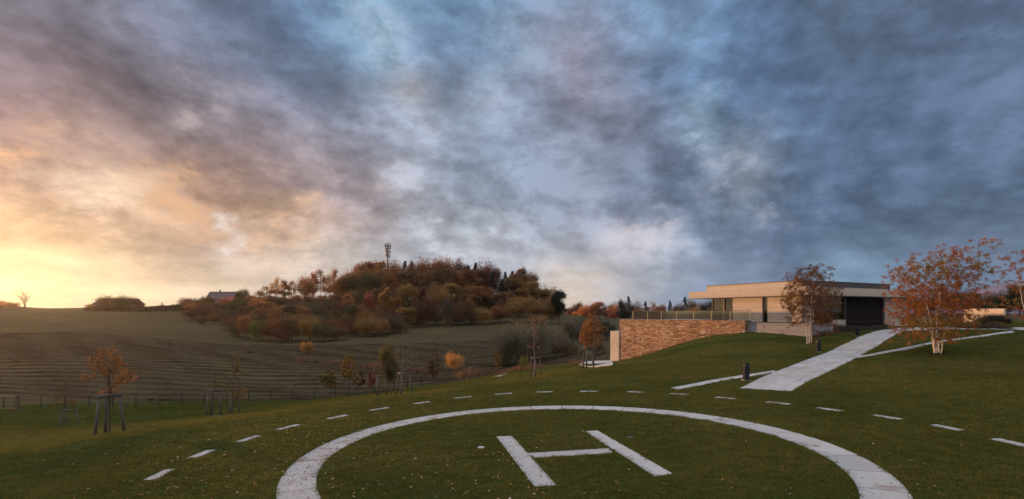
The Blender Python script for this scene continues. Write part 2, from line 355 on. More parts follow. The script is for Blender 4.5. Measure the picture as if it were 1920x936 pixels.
def glassmat(name, tint=(.8, .85, .82), gloss=.2):
    m, t, out = material(name)
    tr = t.new('ShaderNodeBsdfTransparent'); tr.inputs[0].default_value = (*tint, 1)
    gl = t.new('ShaderNodeBsdfGlossy'); gl.inputs['Roughness'].default_value = .03; gl.inputs[0].default_value = (.9, .9, .9, 1)
    fr = t.new('ShaderNodeFresnel'); fr.inputs[0].default_value = 1.5
    mx = t.new('ShaderNodeMixShader'); t.put(mx.inputs[0], t.math('ADD', fr.outputs[0], gloss, clamp=True))
    t.l.new(tr.outputs[0], mx.inputs[1]); t.l.new(gl.outputs[0], mx.inputs[2]); t.l.new(mx.outputs[0], out.inputs[0]); return m
def hazyglass():
    m, t, out = material('balustrade_glass'); tr = t.new('ShaderNodeBsdfTransparent'); tr.inputs[0].default_value = (.86, .9, .82, 1)
    gl = t.new('ShaderNodeBsdfGlossy'); gl.inputs['Roughness'].default_value = .05; fr = t.new('ShaderNodeFresnel'); fr.inputs[0].default_value = 1.5
    df = t.new('ShaderNodeBsdfDiffuse'); df.inputs[0].default_value = (.30, .29, .24, 1)
    m1 = t.new('ShaderNodeMixShader'); m1.inputs[0].default_value = .16; t.l.new(tr.outputs[0], m1.inputs[1]); t.l.new(df.outputs[0], m1.inputs[2])
    m2 = t.new('ShaderNodeMixShader'); t.l.new(fr.outputs[0], m2.inputs[0]); t.l.new(m1.outputs[0], m2.inputs[1]); t.l.new(gl.outputs[0], m2.inputs[2]); t.l.new(m2.outputs[0], out.inputs[0]); return m
M['glass'] = glassmat('window_glass', (.25, .25, .24), .03)
M['railglass'] = hazyglass()
M['door'] = simple('garage_door_bronze', (.022, .015, .015), .8, 3, .15, .1, .1)
M['interior'] = simple('dark_interior', (.03, .026, .024), .9, 2, .2)  # dark tone stands in for the shade inside the rooms
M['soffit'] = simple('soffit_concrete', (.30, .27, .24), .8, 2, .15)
M['rooftile'] = simple('far_roof_tile', (.065, .05, .055), .8, 3, .25)
M['housewall'] = simple('far_house_plaster', (.30, .28, .26), .9, 2, .1)
M['mount'] = simple('haze_tinted_mountain', (.115, .105, .15), 1.0, .01, .25, 0., coords='Object')  # distance haze put into the colour as bluish mauve

# ------------------------------------------------------------------ terrain
def AT(px, py, D): return (D*(px-960)/F, D, CZ-(py-HZ)/F*D)
def lineD(px, A, B):                     # depth where the plan line A-B is seen at column px
    t = (px-960)/F; dx, dy = B[0]-A[0], B[1]-A[1]; s = (A[0]-t*A[1])/(t*dy-dx); return A[1]+dy*s
SW1 = (22.6, 47.0); SW0 = (13.8, 62.0)   # stone wall plan ends
PA, PB = .036, -.021
PC = (1.288, 11.81)
def plane(x, y): return PA*x+PB*y
ctl = []
for a in range(0, 360, 30):
    for r in (0.0, 6.0, 12.0):
        x, y = PC[0]+r*math.cos(R(a)), PC[1]+r*math.sin(R(a)); ctl.append((x, y, plane(x, y)))
        if r == 0: break
ctl = list(dict.fromkeys([(round(a, 3), round(b, 3), c) for a, b, c in ctl]))
P3 = [ # px, py, depth
 (1119,691,35),(1066,698.7,31),(1018,708,29),(909,727,25),(805,743.6,22.5),(700,757,20.5),(600,770,19),(540,776,18),(400,793,17),(250,808,16),(125,826,14.6),(0,848,13),
 (203,822,19.3),(0,800,30),(0,775,44),(300,775,40),(127,810,34),(399,782,31),(437,777,35),(619,749,50),(756,746,34),(713,742,39),(1004,713,37),(885,713,60),(1040,702,40),(1100,694,38),(1074,682,54),(1112,684,52),(935,703,76),
 (30,768,52),(250,765,54),(450,757,56),(628,750,60),(704,741,64),
 (1140,684,58),(1130,688,46),(1399,712,22.6),(1534,660,32),(1608,630,41.5),(1680,616,47),(1757,663,30),(1517,645,38),(1440,650,36),(1250,690,30),(1200,700,28),(1300,665,36),(1250,672,42),
 (1900,620,45),(1834,632,38),(1770,640,34.5),(1720,649,32),(1606,670,29),(1920,680,26),(1920,605,60),(1850,606,62),(1700,612,50),(1950,740,16),(2100,700,22),(2200,640,40),(2100,610,60),
 (0,745,60),(0,700,77),(0,660,102),(0,620,150),(0,600,195),(0,577,250),(-400,538,250),(-400,700,77),(160,577,250),(300,575,245),(300,700,77),(300,660,102),(300,620,150),(300,598,200),  # outermost left crest point lifted, unseen, to block the low sun
 (600,735,66),(600,700,82),(600,668,108),(600,645,140),(560,628,165),(600,600,200),(480,563,250),(560,563,250),(640,563,250),(450,640,148),(450,600,195),(390,572,235),
 (740,720,72),(850,704,80),(850,676,102),(850,650,128),(850,628,155),(850,610,182),(820,562,260),(720,564,255),(900,566,255),(980,578,245),(-60,572,250),(-140,556,250),(-230,541,250),  # crest left of the view raised, unseen, to shade the left lawn
 (1000,690,85),(1000,655,112),(1000,632,142),(1000,609,178),(1060,605,190),(1060,590,235),(1080,603,300),(1120,640,120),(1200,600,200),(1300,598,200),(1500,596,150),(1700,592,120),(1900,592,110),(2100,590,110),(1400,598,110),(1250,620,95),
]
ctl += [AT(*p) for p in P3]
for px, py in ((1162,681),(1200,671),(1250,655),(1300,638),(1350,628),(1396,625)):
    D = lineD(px, SW0, SW1); ctl.append(AT(px, py, D-.3))
ctl += [(-60,-30,-2),(0,-40,1),(60,-30,3),(-40,0,-5.5),(-25,5,-3.0),(-90,20,-8),(-150,60,-8),(45,5,1.5),(80,30,2.5),(120,80,2.5),(-330,330,3),(-200,340,2),(-60,350,6),(20,340,2),(60,300,-3),(140,320,-3),(260,300,-2),(250,150,0),(-330,150,0),(-330,0,-4),(-250,-200,-4),(0,-250,0),(250,-200,0),(260,0,2),(350,420,-3),(-400,450,-2),(0,450,-1)]
C3 = np.array(ctl, float); SC = 100.0
def U(r2): return np.where(r2 > 0, r2*np.log(np.maximum(r2, 1e-12)), 0)
n = len(C3); XY = C3[:, :2]/SC
K = U(((XY[:, None]-XY[None])**2).sum(-1)) + np.eye(n)*2e-5
Pm = np.c_[np.ones(n), XY]; A_ = np.block([[K, Pm], [Pm.T, np.zeros((3, 3))]])
coef = np.linalg.solve(A_, np.r_[C3[:, 2], 0, 0, 0])
TPW, TPA = coef[:n], coef[n:]
def Z(x, y):
    x = np.atleast_1d(np.asarray(x, float)); y = np.atleast_1d(np.asarray(y, float)); sh = x.shape
    q = np.c_[x.ravel(), y.ravel()]/SC; out = np.empty(len(q))
    for i in range(0, len(q), 20000):
        s = q[i:i+20000]; out[i:i+20000] = U(((s[:, None]-XY[None])**2).sum(-1))@TPW+TPA[0]+s@TPA[1:]
    out = out.reshape(sh)
    r = np.hypot(x-PC[0], y-PC[1]); w = np.clip((r-11.2)/4.5, 0, 1); w = w*w*(3-2*w)
    out = plane(x, y)*(1-w)+out*w
    rr = np.hypot(x, y); w = np.clip((rr-380)/160, 0, 1); w = w*w*(3-2*w)
    return out*(1-w)+(-4.0)*w
def z1(x, y): return float(Z(x, y)[0])
def hit(px, py, d0=5., d1=400.):         # point of the ground seen at a photo position
    D = np.geomspace(d0, d1, 1500); g = Z((px-960)/F*D, D); zz = CZ-(py-HZ)/F*D
    i = np.argmax(zz < g)
    if zz[i] >= g[i]: i = len(D)-1
    a, b = D[max(i-1, 0)], D[i]
    for _ in range(25):
        m = (a+b)/2
        if CZ-(py-HZ)/F*m < z1((px-960)/F*m, m): b = m
        else: a = m
    return ((px-960)/F*b, b, z1((px-960)/F*b, b))
def axis(lo, hi, core0, core1, step, grow):
    c = list(np.arange(core0, core1+1e-6, step)); s = step; x = core1
    while x < hi: s *= grow; x += s; c.append(x)
    s = step; x = core0; l = []
    while x > lo: s *= grow; x -= s; l.append(x)
    return np.array(l[::-1]+c)
gx = axis(-7000, 7000, -34, 42, .55, 1.045); gy = axis(-1500, 9000, 2, 64, .55, 1.035)
GX, GY = np.meshgrid(gx, gy); GZ = Z(GX, GY)
# gentle unevenness outside the pad
def vnoise(x, y, s, seed=0):
    return (np.sin(x/s*1.7+seed)+np.sin(y/s*2.1+1.3*seed)+np.sin((x+y)/s*1.3+2.1*seed)+np.sin((x-1.6*y)/s*.9+.7*seed))/4
LAWN = [(-70,48.5)]+[(px and (AT(px, 0, D)[0], D+5)) for px, D in ((30,52),(250,54),(450,56),(628,60),(704,64),(771,66),(865,64),(924,64),(962,62),(1022,60),(1074,59))]+[(16,66),(30,75),(60,75),(110,80),(150,40),(150,-40),(-120,-40),(-120,20)]
def inpoly(x, y, poly):
    c = np.zeros(x.shape, bool); n = len(poly); j = n-1
    for i in range(n):
        xi, yi = poly[i]; xj, yj = poly[j]
        if yi != yj: c ^= ((yi > y) != (yj > y)) & (x < (xj-xi)*(y-yi)/(yj-yi)+xi)
        j = i
    return c
lawn = inpoly(GX, GY, LAWN).astype(np.float32)
nx, ny = len(gx), len(gy)
idx = np.arange(nx*ny).reshape(ny, nx)
Q = np.stack([idx[:-1, :-1], idx[:-1, 1:], idx[1:, 1:], idx[1:, :-1]], -1).reshape(-1, 4)
gm = npmesh('ground', np.c_[GX.ravel(), GY.ravel(), GZ.ravel()], Q, True)
a = gm.attributes.new('lawn', 'FLOAT', 'POINT'); a.data.foreach_set('value', lawn.ravel())
def groundmat():
    m, t, out = material('ground_cover'); g = t.new('ShaderNodeNewGeometry'); P = g.outputs['Position']
    at = t.new('ShaderNodeAttribute'); at.attribute_name = 'lawn'
    n = t.noise(P, .35, 5, .6); f = t.noise(P, 9, 6, .7); fb = t.noise(P, 45, 3, .7)
    k = t.math('ADD', t.math('MULTIPLY', n, .5), t.math('MULTIPLY', f, .5))
    lawnc = t.ramp(k, [(.3, (.022, .030, .006)), (.5, (.035, .047, .009)), (.72, (.062, .067, .015))])
    fs = t.new('ShaderNodeSeparateXYZ'); t.l.new(P, fs.inputs[0]); lawnc = t.mix(t.maprange(fs.outputs[2], -2.6, -4.0, 0., 1., True), lawnc, t.ramp(k, [(.3, (.026, .038, .006)), (.7, (.050, .062, .010))]))
    mp_ = t.new('ShaderNodeMapping'); t.l.new(P, mp_.inputs[0]); mp_.inputs['Scale'].default_value = (.25, 1.6, 1)
    s = t.noise(mp_.outputs[0], .9, 6, .65); b = t.noise(P, .03, 4, .6)
    k2 = t.math('ADD', t.math('MULTIPLY', s, .65), t.math('MULTIPLY', b, .35))
    fieldc = t.ramp(k2, [(.33, (.034, .024, .015)), (.5, (.052, .043, .020)), (.68, (.082, .071, .030))])
    e = t.math('ADD', at.outputs['Fac'], t.math('MULTIPLY', t.math('SUBTRACT', t.noise(P, 1.2, 4, .6), .5), .5))
    col = t.mix(t.maprange(e, .4, .6, 0, 1), fieldc, lawnc)
    principled(t, out, col, 1.0, t.math('ADD', f, t.math('MULTIPLY', fb, .6)), .8, .06, .05); return m
ground = link('ground', gm, groundmat()); tag(ground, 'rolling ground with mown green lawn in front and brown hay meadow rising behind', 'ground', kind='structure')

# far mountain on the right
mv, mf = [], []
NXm, NYm = 90, 16
rng = np.random.RandomState(3)
prof = np.interp(np.linspace(0, 1, NXm), [0, .2, .30, .37, .43, .6, .8, 1], [0, 20, 130, 280, 335, 350, 220, 0])
prof += 9*np.sin(np.linspace(0, 40, NXm))+5*rng.randn(NXm)*0.6
for j in range(NYm):
    v = j/(NYm-1); hgt = math.sin(v*math.pi/2)**.8 if v < .5 else math.cos((v-.5)*math.pi)**.8 if v < 1 else 0
    hgt = math.sin(v*math.pi)**.7 if 0 < v < 1 else 0
    for i in range(NXm):
        x = 3300+i/(NXm-1)*4200; mv.append((x, 4000+v*1600+120*math.sin(i*.3), -8+max(0, prof[i])*hgt*(1+.05*math.sin(i*1.1+j*1.7))))
for j in range(NYm-1):
    for i in range(NXm-1): a0 = j*NXm+i; mf.append([a0, a0+1, a0+NXm+1, a0+NXm])
mo = link('mountain', pymesh('mountain', mv, mf, True), M['mount']); tag(mo, 'distant mountain tinted with haze mauve behind the trees on the right', 'mountain', kind='structure')

# ------------------------------------------------------------------ paving
ZOFF = .010
BLOCKS = []                              # plan polygons free of grass blades
def slab_mesh(quads, mb=None, thick=.05, off=ZOFF, gap=.006, sub=1):
    """each quad (4 plan points) becomes one slab island following the ground"""
    mb = mb or MB()
    for q in quads:
        c = (sum(p[0] for p in q)/4, sum(p[1] for p in q)/4)
        qq = []
        for p in q:
            d = math.hypot(p[0]-c[0], p[1]-c[1]); k = max(0, 1-gap/d) if d > 0 else 1
            qq.append((c[0]+(p[0]-c[0])*k, c[1]+(p[1]-c[1])*k))
        zz = [z1(*p)+off for p in qq]
        mb.prism(qq, [z-thick for z in zz], zz)
    return mb
# ring: slightly oval, radii measured on the lawn plane
th_s = np.array([-160.5,-173,172.5,160.2,148.4,135.8,122.1,103.1,88.8,76.4,62.2,48.9,35.4,23,10.2,-3.5,-16.2,-24.9,-34.3,-90,-125])
r_s = np.array([6.37,6.48,6.60,6.76,6.80,6.85,6.85,6.6,6.42,6.30,6.32,6.3,6.25,6.25,6.28,6.35,6.48,6.56,6.6,6.5,6.35])
A = np.stack([np.ones_like(th_s)]+[fn(k*np.radians(th_s)) for k in (1, 2, 3) for fn in (np.cos, np.sin)], 1)
cf = np.linalg.lstsq(A, r_s, rcond=None)[0]
def ringr(a): return float(cf@np.array([1]+[fn(k*a) for k in (1, 2, 3) for fn in (math.cos, math.sin)]))
quads = []; NR = 34; rw = .74
ring_in, ring_out = [], []
for i in range(NR):
    for s in range(4):
        a0 = 2*math.pi*(i+s/4)/NR; a1 = 2*math.pi*(i+(s+1)/4)/NR
        g0 = .0010 if s == 0 else 0; g1 = .0010 if s == 3 else 0
        r0, r1 = ringr(a0), ringr(a1)
        quads.append([(PC[0]+(r0-rw)*math.cos(a0+g0), PC[1]+(r0-rw)*math.sin(a0+g0)), (PC[0]+r0*math.cos(a0+g0), PC[1]+r0*math.sin(a0+g0)),
                      (PC[0]+r1*math.cos(a1-g1), PC[1]+r1*math.sin(a1-g1)), (PC[0]+(r1-rw)*math.cos(a1-g1), PC[1]+(r1-rw)*math.sin(a1-g1))])
# weld the four pieces of every slab so that only real joints show
rv, rf = [], []
for i in range(NR):
    b = len(rv); ns = 6
    for s in range(ns+1):
        a0 = 2*math.pi*(i+s/ns)/NR + (.0022 if s == 0 else -.0022 if s == ns else 0); r0 = ringr(a0)
        for rr in (r0-rw, r0):
            x, y = PC[0]+rr*math.cos(a0), PC[1]+rr*math.sin(a0); z = z1(x, y)+ZOFF
            rv += [(x, y, z), (x, y, z-.05)]
    for s in range(ns):
        p = b+s*4
        rf += [[p, p+2, p+6, p+4], [p+2, p+3, p+7, p+6], [p, p+4, p+5, p+1]]
    rf += [[b, b+1, b+3, b+2], [b+ns*4, b+ns*4+2, b+ns*4+3, b+ns*4+1]]
ring = link('helipad_ring', pymesh('helipad_ring', rv, rf), M['slab']); tag(ring, 'wide pale stone ring set in the lawn around the letter H', 'helipad ring')
# letter H
hv = [hit(x, y, 5, 40) for x, y in ((930.6,819),(960,818),(1043.7,911),(1001.6,912.8),(1097,809),(1120,807.6),(1261.5,889),(1228,894))]
def mixp(a, b, t): return (a[0]+(b[0]-a[0])*t, a[1]+(b[1]-a[1])*t)
L = [hv[0], hv[1], hv[2], hv[3]]; Rr = [hv[4], hv[5], hv[6], hv[7]]
H = MB(); hq = []
for st, n in ((L, 2), (Rr, 2)):
    for i in range(n):
        t0, t1 = i/n, (i+1)/n; hq.append([mixp(st[0], st[3], t0), mixp(st[1], st[2], t0), mixp(st[1], st[2], t1), mixp(st[0], st[3], t1)])
b0, b1 = hit(987.5, 850), hit(1003, 859); b2, b3 = hit(1140.6, 841), hit(1150, 849.5)
hq.append([b0[:2], b2[:2], b3[:2], b1[:2]])
slab_mesh(hq[:4], H); slab_mesh(hq[4:], H, gap=.0, off=ZOFF-.003)
ho = H.build('helipad_letter', M['slab']); tag(ho, 'large pale stone letter H laid flat in the middle of the ring', 'helipad letter')
BLOCKS += [[p[:2] for p in q] for q in hq]
for nm, (px, py), lab in (('ground_light', (902, 839.5), 'small white round ground light left of the letter H'), ('ground_light', (1183, 820.5), 'small dark round ground light right of the letter H')):
    p = hit(px, py); mb = MB(); n = 16
    mb.prism([(p[0]+.09*math.cos(2*math.pi*i/n), p[1]+.09*math.sin(2*math.pi*i/n)) for i in range(n)], p[2]-.04, p[2]+.012)
    mb.prism([(p[0]+.06*math.cos(2*math.pi*i/n), p[1]+.06*math.sin(2*math.pi*i/n)) for i in range(n)], p[2]+.012, p[2]+.02)
    o = mb.build(nm, M['white'] if px < 1000 else M['dark_metal']); tag(o, lab, 'ground light'); BLOCKS.append([(p[0]+.16*c, p[1]+.16*s) for c, s in ((-1,-1),(1,-1),(1,1),(-1,1))])
# single slabs around the ring
ORD = 'first second third fourth fifth sixth seventh eighth ninth tenth eleventh twelfth thirteenth fourteenth fifteenth sixteenth seventeenth eighteenth nineteenth twentieth'.split()
dash = [(300,890),(378,851.5),(465.6,823),(541,801),(633,782),(711,767.2),(790.6,755.6),(868,745.5),(945,738.7),(1021.6,735.3),(1104,734),(1192,735.4),(1273,739.3),(1360.5,746.6),(1458.7,756),(1555,768),(1661.6,782.4),(1774.8,802),(1896,830)]
rs = random.Random(5)
for i, (px, py) in enumerate(dash):
    p = hit(px, py); a = math.atan2(p[1]-PC[1], p[0]-PC[0]); q0, q1 = hit(*dash[max(i-1, 0)]), hit(*dash[min(i+1, len(dash)-1)])
    tx, ty = q1[0]-q0[0], q1[1]-q0[1]; l = math.hypot(tx, ty); tx /= l; ty /= l
    hl, hw = .39+rs.uniform(-.02, .02), .13
    q = [(p[0]+sx*tx*hl-sy*ty*hw, p[1]+sx*ty*hl+sy*tx*hw) for sx, sy in ((-1,-1),(1,-1),(1,1),(-1,1))]
    o = slab_mesh([q], gap=0).build('paving_slab', M['slab'], bevel=.006)
    extra_l = ', leaf littered' if i in (0, 1) else ''
    tag(o, f'{ORD[i]} single pale slab from the left in the outer arc of slabs{extra_l}', 'paving slab', 'single slabs in an arc around the helipad'); BLOCKS.append(q)
# main path
def poly_at(pts, t):
    n = len(pts)-1; k = min(int(t*n), n-1); return mixp(pts[k], pts[k+1], t*n-k)
def resample(P, n):
    P = np.array(P); d = np.r_[0, np.cumsum(np.hypot(*np.diff(P, axis=0).T))]; s = np.linspace(0, d[-1], n)
    return [(float(np.interp(v, d, P[:, 0])), float(np.interp(v, d, P[:, 1]))) for v in s]
pl = resample([hit(*p)[:2] for p in ((1387,728.5),(1456,696),(1505,677.5),(1553.5,660),(1582,646),(1609.6,632),(1634,623.5),(1660,617.5))], 25)
pr = resample([hit(*p)[:2] for p in ((1482.6,734.5),(1540,704),(1575,687),(1598,675.5),(1625,659.5),(1650.7,647),(1670,633),(1700,619))], 25)
mb = MB(); joints = MB()
cuts = [0, .30, .42, .78, 1.0]
for i in range(24):
    for c in range(4):
        u0, u1 = cuts[c], cuts[c+1]; sh = .5/24 if c % 2 else 0
        t0, t1 = min(i/24+sh, 1), min((i+1)/24+sh, 1)
        if i == 0 and sh: t0 = 0
        if t1-t0 < 1e-4: continue
        q = [mixp(poly_at(pl, t0), poly_at(pr, t0), u0), mixp(poly_at(pl, t0), poly_at(pr, t0), u1), mixp(poly_at(pl, t1), poly_at(pr, t1), u1), mixp(poly_at(pl, t1), poly_at(pr, t1), u0)]
        slab_mesh([q], mb, gap=.024)
pth = mb.build('main_path', M['slab_path']); tag(pth, 'broad pale granite slab path climbing the lawn to the house', 'path', kind='structure')
BLOCKS += [[pl[i], pr[i], pr[i+1], pl[i+1]] for i in range(24)]
def strip(name, A, B, n, label, mat='slab_path', cuts=1):
    a_, b_ = resample([hit(*p)[:2] for p in A], n+1), resample([hit(*p)[:2] for p in B], n+1); qs = [[a_[i], b_[i], b_[i+1], a_[i+1]] for i in range(n)]
    o = slab_mesh(qs, gap=.008).build(name, M[mat]); tag(o, label, 'path', kind='structure'); BLOCKS.extend(qs); return o
strip('side_path', [(1257,727.5),(1330,713.5),(1400,702.5),(1455,694)], [(1270,731),(1340,717),(1405,706.5),(1452,698.5)], 9, 'narrow strip of pale slabs running left from the main path')
strip('side_path', [(1605,668.5),(1660,658),(1721,647.2),(1770,637.8),(1834,629.6),(1897,620.5)], [(1600,673),(1663,661.5),(1724,651.5),(1772,641.3),(1836,632.5),(1905,623.5)], 18, 'narrow pale strip curving from the path past the red birch')
strip('driveway', [(1650,618.5),(1690,614.5),(1760,613.8),(1850,613.5),(1990,613)], [(1668,619.5),(1712,621),(1770,618.2),(1850,618),(1990,622)], 14, 'pale paved drive crossing in front of the garage')
# white forecourt below the stone wall and the patch by the meadow
def terrace(name, pts, z, label, mat='slab_path', kind='structure'):
    mb = MB(); mb.prism(pts, z-.3, z); o = mb.build(name, M[mat]); tag(o, label, 'terrace', kind=kind); return o
tp = [hit(x, y, 36, 90) for x, y in ((1072,681.5),(1092,678.5),(1149,677),(1149,686.5),(1112,689.5),(1086,685))]
mb = MB(); mb.prism([p[:2] for p in tp], [p[2]-.2 for p in tp], [p[2]+.10 for p in tp]); o = mb.build('forecourt', M['slab_path']); tag(o, 'pale paved court below the stone wall', 'terrace', kind='structure'); BLOCKS.append([p[:2] for p in tp])
tp = [hit(x, y, 36, 110) for x, y in ((925,706.5),(940,701),(954,697.5),(955,700),(938,706)) ]
mb = MB(); mb.prism([p[:2] for p in tp], [p[2]-.2 for p in tp], [p[2]+.03 for p in tp]); o = mb.build('pavement', M['slab_path']); tag(o, 'small pale paved patch at the lawn edge beside the willow', 'pavement', kind='structure')

# ------------------------------------------------------------------ house
C0 = Vector((26.24, 43.0)); LV = Vector((-.442, .897)); RV = Vector((.897, .442))
def hp(r, l): v = C0+RV*r+LV*l; return (v.x, v.y)
def hbox(mb, r0, r1, l0, l1, z0, z1_): return mb.prism([hp(r0, l0), hp(r1, l0), hp(r1, l1), hp(r0, l1)], z0+CZ, z1_+CZ)
house = empty('modern_house', (*hp(8, 6), CZ-1.8)); tag(house, 'low flat roofed modern house of pale board marked concrete with dark garage', 'house')
HM = Matrix.Translation(house.location)
def hpart(mb, name, mat, parent=None, **k):
    o = mb.build(name, M[mat], None, **k); par = parent or house
    o.parent = par; o.matrix_parent_inverse = HM.inverted() if parent is None else Matrix(); return o
RL = 13.66; RR = 19.5
hpart(hbox(MB(), 0, RR, 0, RL, 1.593, 2.323), 'roof', 'concrete')
up = hpart(hbox(MB(), .5, 14.9, .8, 11.6, 2.326, 2.90), 'upper_roof', 'concrete'); 
hpart(hbox(MB(), .46, 14.94, .76, 11.64, 2.903, 2.95), 'roof_edge', 'dark_metal')
hpart(hbox(MB(), .05, RR-.05, .05, RL-.05, 1.53, 1.59), 'soffit', 'soffit')
hpart(hbox(MB(), .56, 14.9, .74, .795, 2.33, 2.90), 'dark_panel', 'dark_metal')  # thin dark panel over the front of the upper roof
# left facade: plane r=.6 ; segments by distance l behind the corner
hpart(hbox(MB(), .6, .95, .85, 4.29, -.93, 1.53), 'wall', 'concrete')
hpart(hbox(MB(), .6, .95, 4.86, 8.26, -.93, 1.53), 'wall', 'concrete')
d = hpart(hbox(MB(), .78, .84, 4.29, 4.86, -.93, 1.53), 'window', 'glass'); hpart(hbox(MB(), .85, .90, 4.27, 4.88, -.93, 1.53), 'dark_backing', 'interior', d)
# corner glazing
def mull(r, l, w=.09): return hbox(MB(), r, r+w, l, l+w, -.93, 1.53)
for l0, l1 in ((8.30, 9.25), (9.55, 10.8)):
    g = hpart(hbox(MB(), .72, .74, l0+.06, l1, -.86, 1.50), 'window', 'glass')
    hpart(hbox(MB(), .68, .78, l0, l1+.06, -.93, -.862), 'frame', 'dark_metal', g); hpart(hbox(MB(), .68, .78, l0, l0+.058, -.862, 1.53), 'frame', 'dark_metal', g)
hpart(hbox(MB(), .62, .95, 9.31, 9.53, -.93, 1.53), 'pier', 'dark_metal')
g = hpart(hbox(MB(), .80, 6.4, 10.9, 10.93, -.86, 1.50), 'window', 'glass'); hpart(hbox(MB(), .64, .78, 10.88, 10.98, -.93, 1.53), 'frame', 'dark_metal', g)
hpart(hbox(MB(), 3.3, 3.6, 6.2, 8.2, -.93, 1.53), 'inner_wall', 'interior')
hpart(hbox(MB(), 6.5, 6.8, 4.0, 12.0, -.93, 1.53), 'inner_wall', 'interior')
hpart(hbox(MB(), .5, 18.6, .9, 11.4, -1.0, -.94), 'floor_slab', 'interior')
# right facade: plane l=.85
hpart(hbox(MB(), .952, 2.4, .85, 1.15, -.93, 1.53), 'wall', 'concrete')
g = hpart(hbox(MB(), 2.45, 4.95, 1.0, 1.02, -1.35, 1.50), 'window', 'glass'); hpart(hbox(MB(), 2.40, 5.0, .95, 1.07, -1.5, -1.352), 'frame', 'dark_metal', g)
hpart(hbox(MB(), 3.66, 3.74, .94, 1.08, -1.35, 1.53), 'frame', 'dark_metal', g)
g = hpart(hbox(MB(), 5.06, 7.05, 1.0, 1.02, -.70, 1.50), 'window', 'glass'); hpart(hbox(MB(), 5.0, 5.06, .94, 1.08, -1.35, 1.53), 'frame', 'dark_metal', g)
hpart(hbox(MB(), 5.0, 7.1, .75, 1.07, -1.7, -.70), 'parapet', 'concrete')
hpart(hbox(MB(), 2.5, 7.0, 2.8, 2.9, -1.7, 1.5), 'dark_backing', 'interior')  # dark sheet behind the glass, in place of the room's shade
hpart(hbox(MB(), 7.1, 7.30, .82, 1.3, -1.7, 1.53), 'door_jamb', 'dark_metal'); hpart(hbox(MB(), 13.75, 14.1, .82, 1.3, -1.7, 1.53), 'door_jamb', 'dark_metal')
gd = hpart(hbox(MB(), 7.31, 13.74, 1.0, 1.08, -1.7, 1.52), 'garage_door', 'door')
mb = MB()
for k in range(1, 32): hbox(mb, 7.31+k*.201-.004, 7.31+k*.201+.004, .985, .998, -1.66, 1.5)
hpart(mb, 'door_ribs', 'door', gd)
hpart(hbox(MB(), 14.11, 18.6, .85, 1.2, -1.9, 1.53), 'wall', 'concrete')
hpart(hbox(MB(), 18.3, 18.6, 1.2, 11.4, -1.9, 1.53), 'wall', 'concrete')
hpart(hbox(MB(), 7.2, 18.3, 11.1, 11.4, -1.9, 1.53), 'wall', 'concrete')
# raised lawn strip and retaining wall
rw_ = hbox(MB(), -1.0, -.75, -.9, 6.6, -2.3, -.97); rw_ = rw_.build('retaining_wall', M['concrete_low']); tag(rw_, 'low grey concrete retaining wall in front of the house', 'wall')
mb = hbox(MB(), -.748, 2.3, -.9, -.65, -2.3, -.97); o = mb.build('planter_wall', M['concrete_low']); tag(o, 'short grey concrete wall behind the slender birch', 'wall')
o = hbox(MB(), -.745, .59, -.645, 8.3, -1.5, -.945).build('raised_lawn', groundmat()); tag(o, 'narrow raised green grass strip along the house wall', 'grass', kind='structure')
a = o.data.attributes.new('lawn', 'FLOAT', 'POINT'); a.data.foreach_set('value', [1.0]*len(o.data.vertices))
for l in (1.0, 3.4):
    o = hbox(MB(), -1.03, -1.0, l, l+.22, -1.42, -1.32).build('recessed_light', M['dark_metal']); tag(o, f'small dark slot light on the grey retaining wall, {"nearer the birch" if l < 2 else "nearer the stone wall"}', 'wall light')
# stone wall with terrace
U2 = Vector((SW0[0]-SW1[0], SW0[1]-SW1[1])).normalized(); N2 = Vector((U2.y, -U2.x))
if N2.x < 0: N2 = -N2                     # points to the right / behind
WL = (Vector(SW0)-Vector(SW1)).length
def sp(s, n): v = Vector(SW1)+U2*s+N2*n; return (v.x, v.y)
TOPZ = CZ-.76
sw = empty('stone_wall', (*sp(WL/2, 0), CZ-6)); tag(sw, 'tall rust coloured ledge stone wall holding up the terrace', 'wall')
def uvface(o, W, Hh):
    uv = o.data.uv_layers.new(name='UVMap')
    for p in o.data.polygons:
        for li in p.loop_indices:
            co = o.data.vertices[o.data.loops[li].vertex_index].co
            if abs(p.normal.z) > .5: uv.data[li].uv = (co.x, co.y)
            else:
                t = Vector((0, 0, 1)).cross(p.normal); uv.data[li].uv = (co.x*t.x+co.y*t.y, co.z)
mb = MB(); mb.prism([sp(0, 0), sp(WL, 0), sp(WL, .9), sp(0, .9)], CZ-9.2, [TOPZ-.045, TOPZ-.13, TOPZ-.13, TOPZ-.045])
o = mb.build('wall_face', M['stone']); uvface(o, 1, 1); o.parent = sw; o.matrix_parent_inverse = Matrix.Translation(sw.location).inverted()
mb = MB(); mb.prism([sp(-.02, -.04), sp(WL+.04, -.04), sp(WL+.04, .95), sp(-.02, .95)], [TOPZ-.042, TOPZ-.127, TOPZ-.127, TOPZ-.042], [TOPZ, TOPZ-.09, TOPZ-.09, TOPZ])
o = mb.build('coping', M['concrete_low']); o.parent = sw; o.matrix_parent_inverse = Matrix.Translation(sw.location).inverted()
p2 = AT(1408, 0, 47.75); p2 = (p2[0], p2[1])
mb = MB(); mb.prism([sp(-.003, .0), p2, (p2[0]+.35, p2[1]+.8), sp(-.003, .9)], CZ-3, TOPZ-.02)
o = mb.build('wall_end', M['stone']); uvface(o, 1, 1); o.parent = sw; o.matrix_parent_inverse = Matrix.Translation(sw.location).inverted()
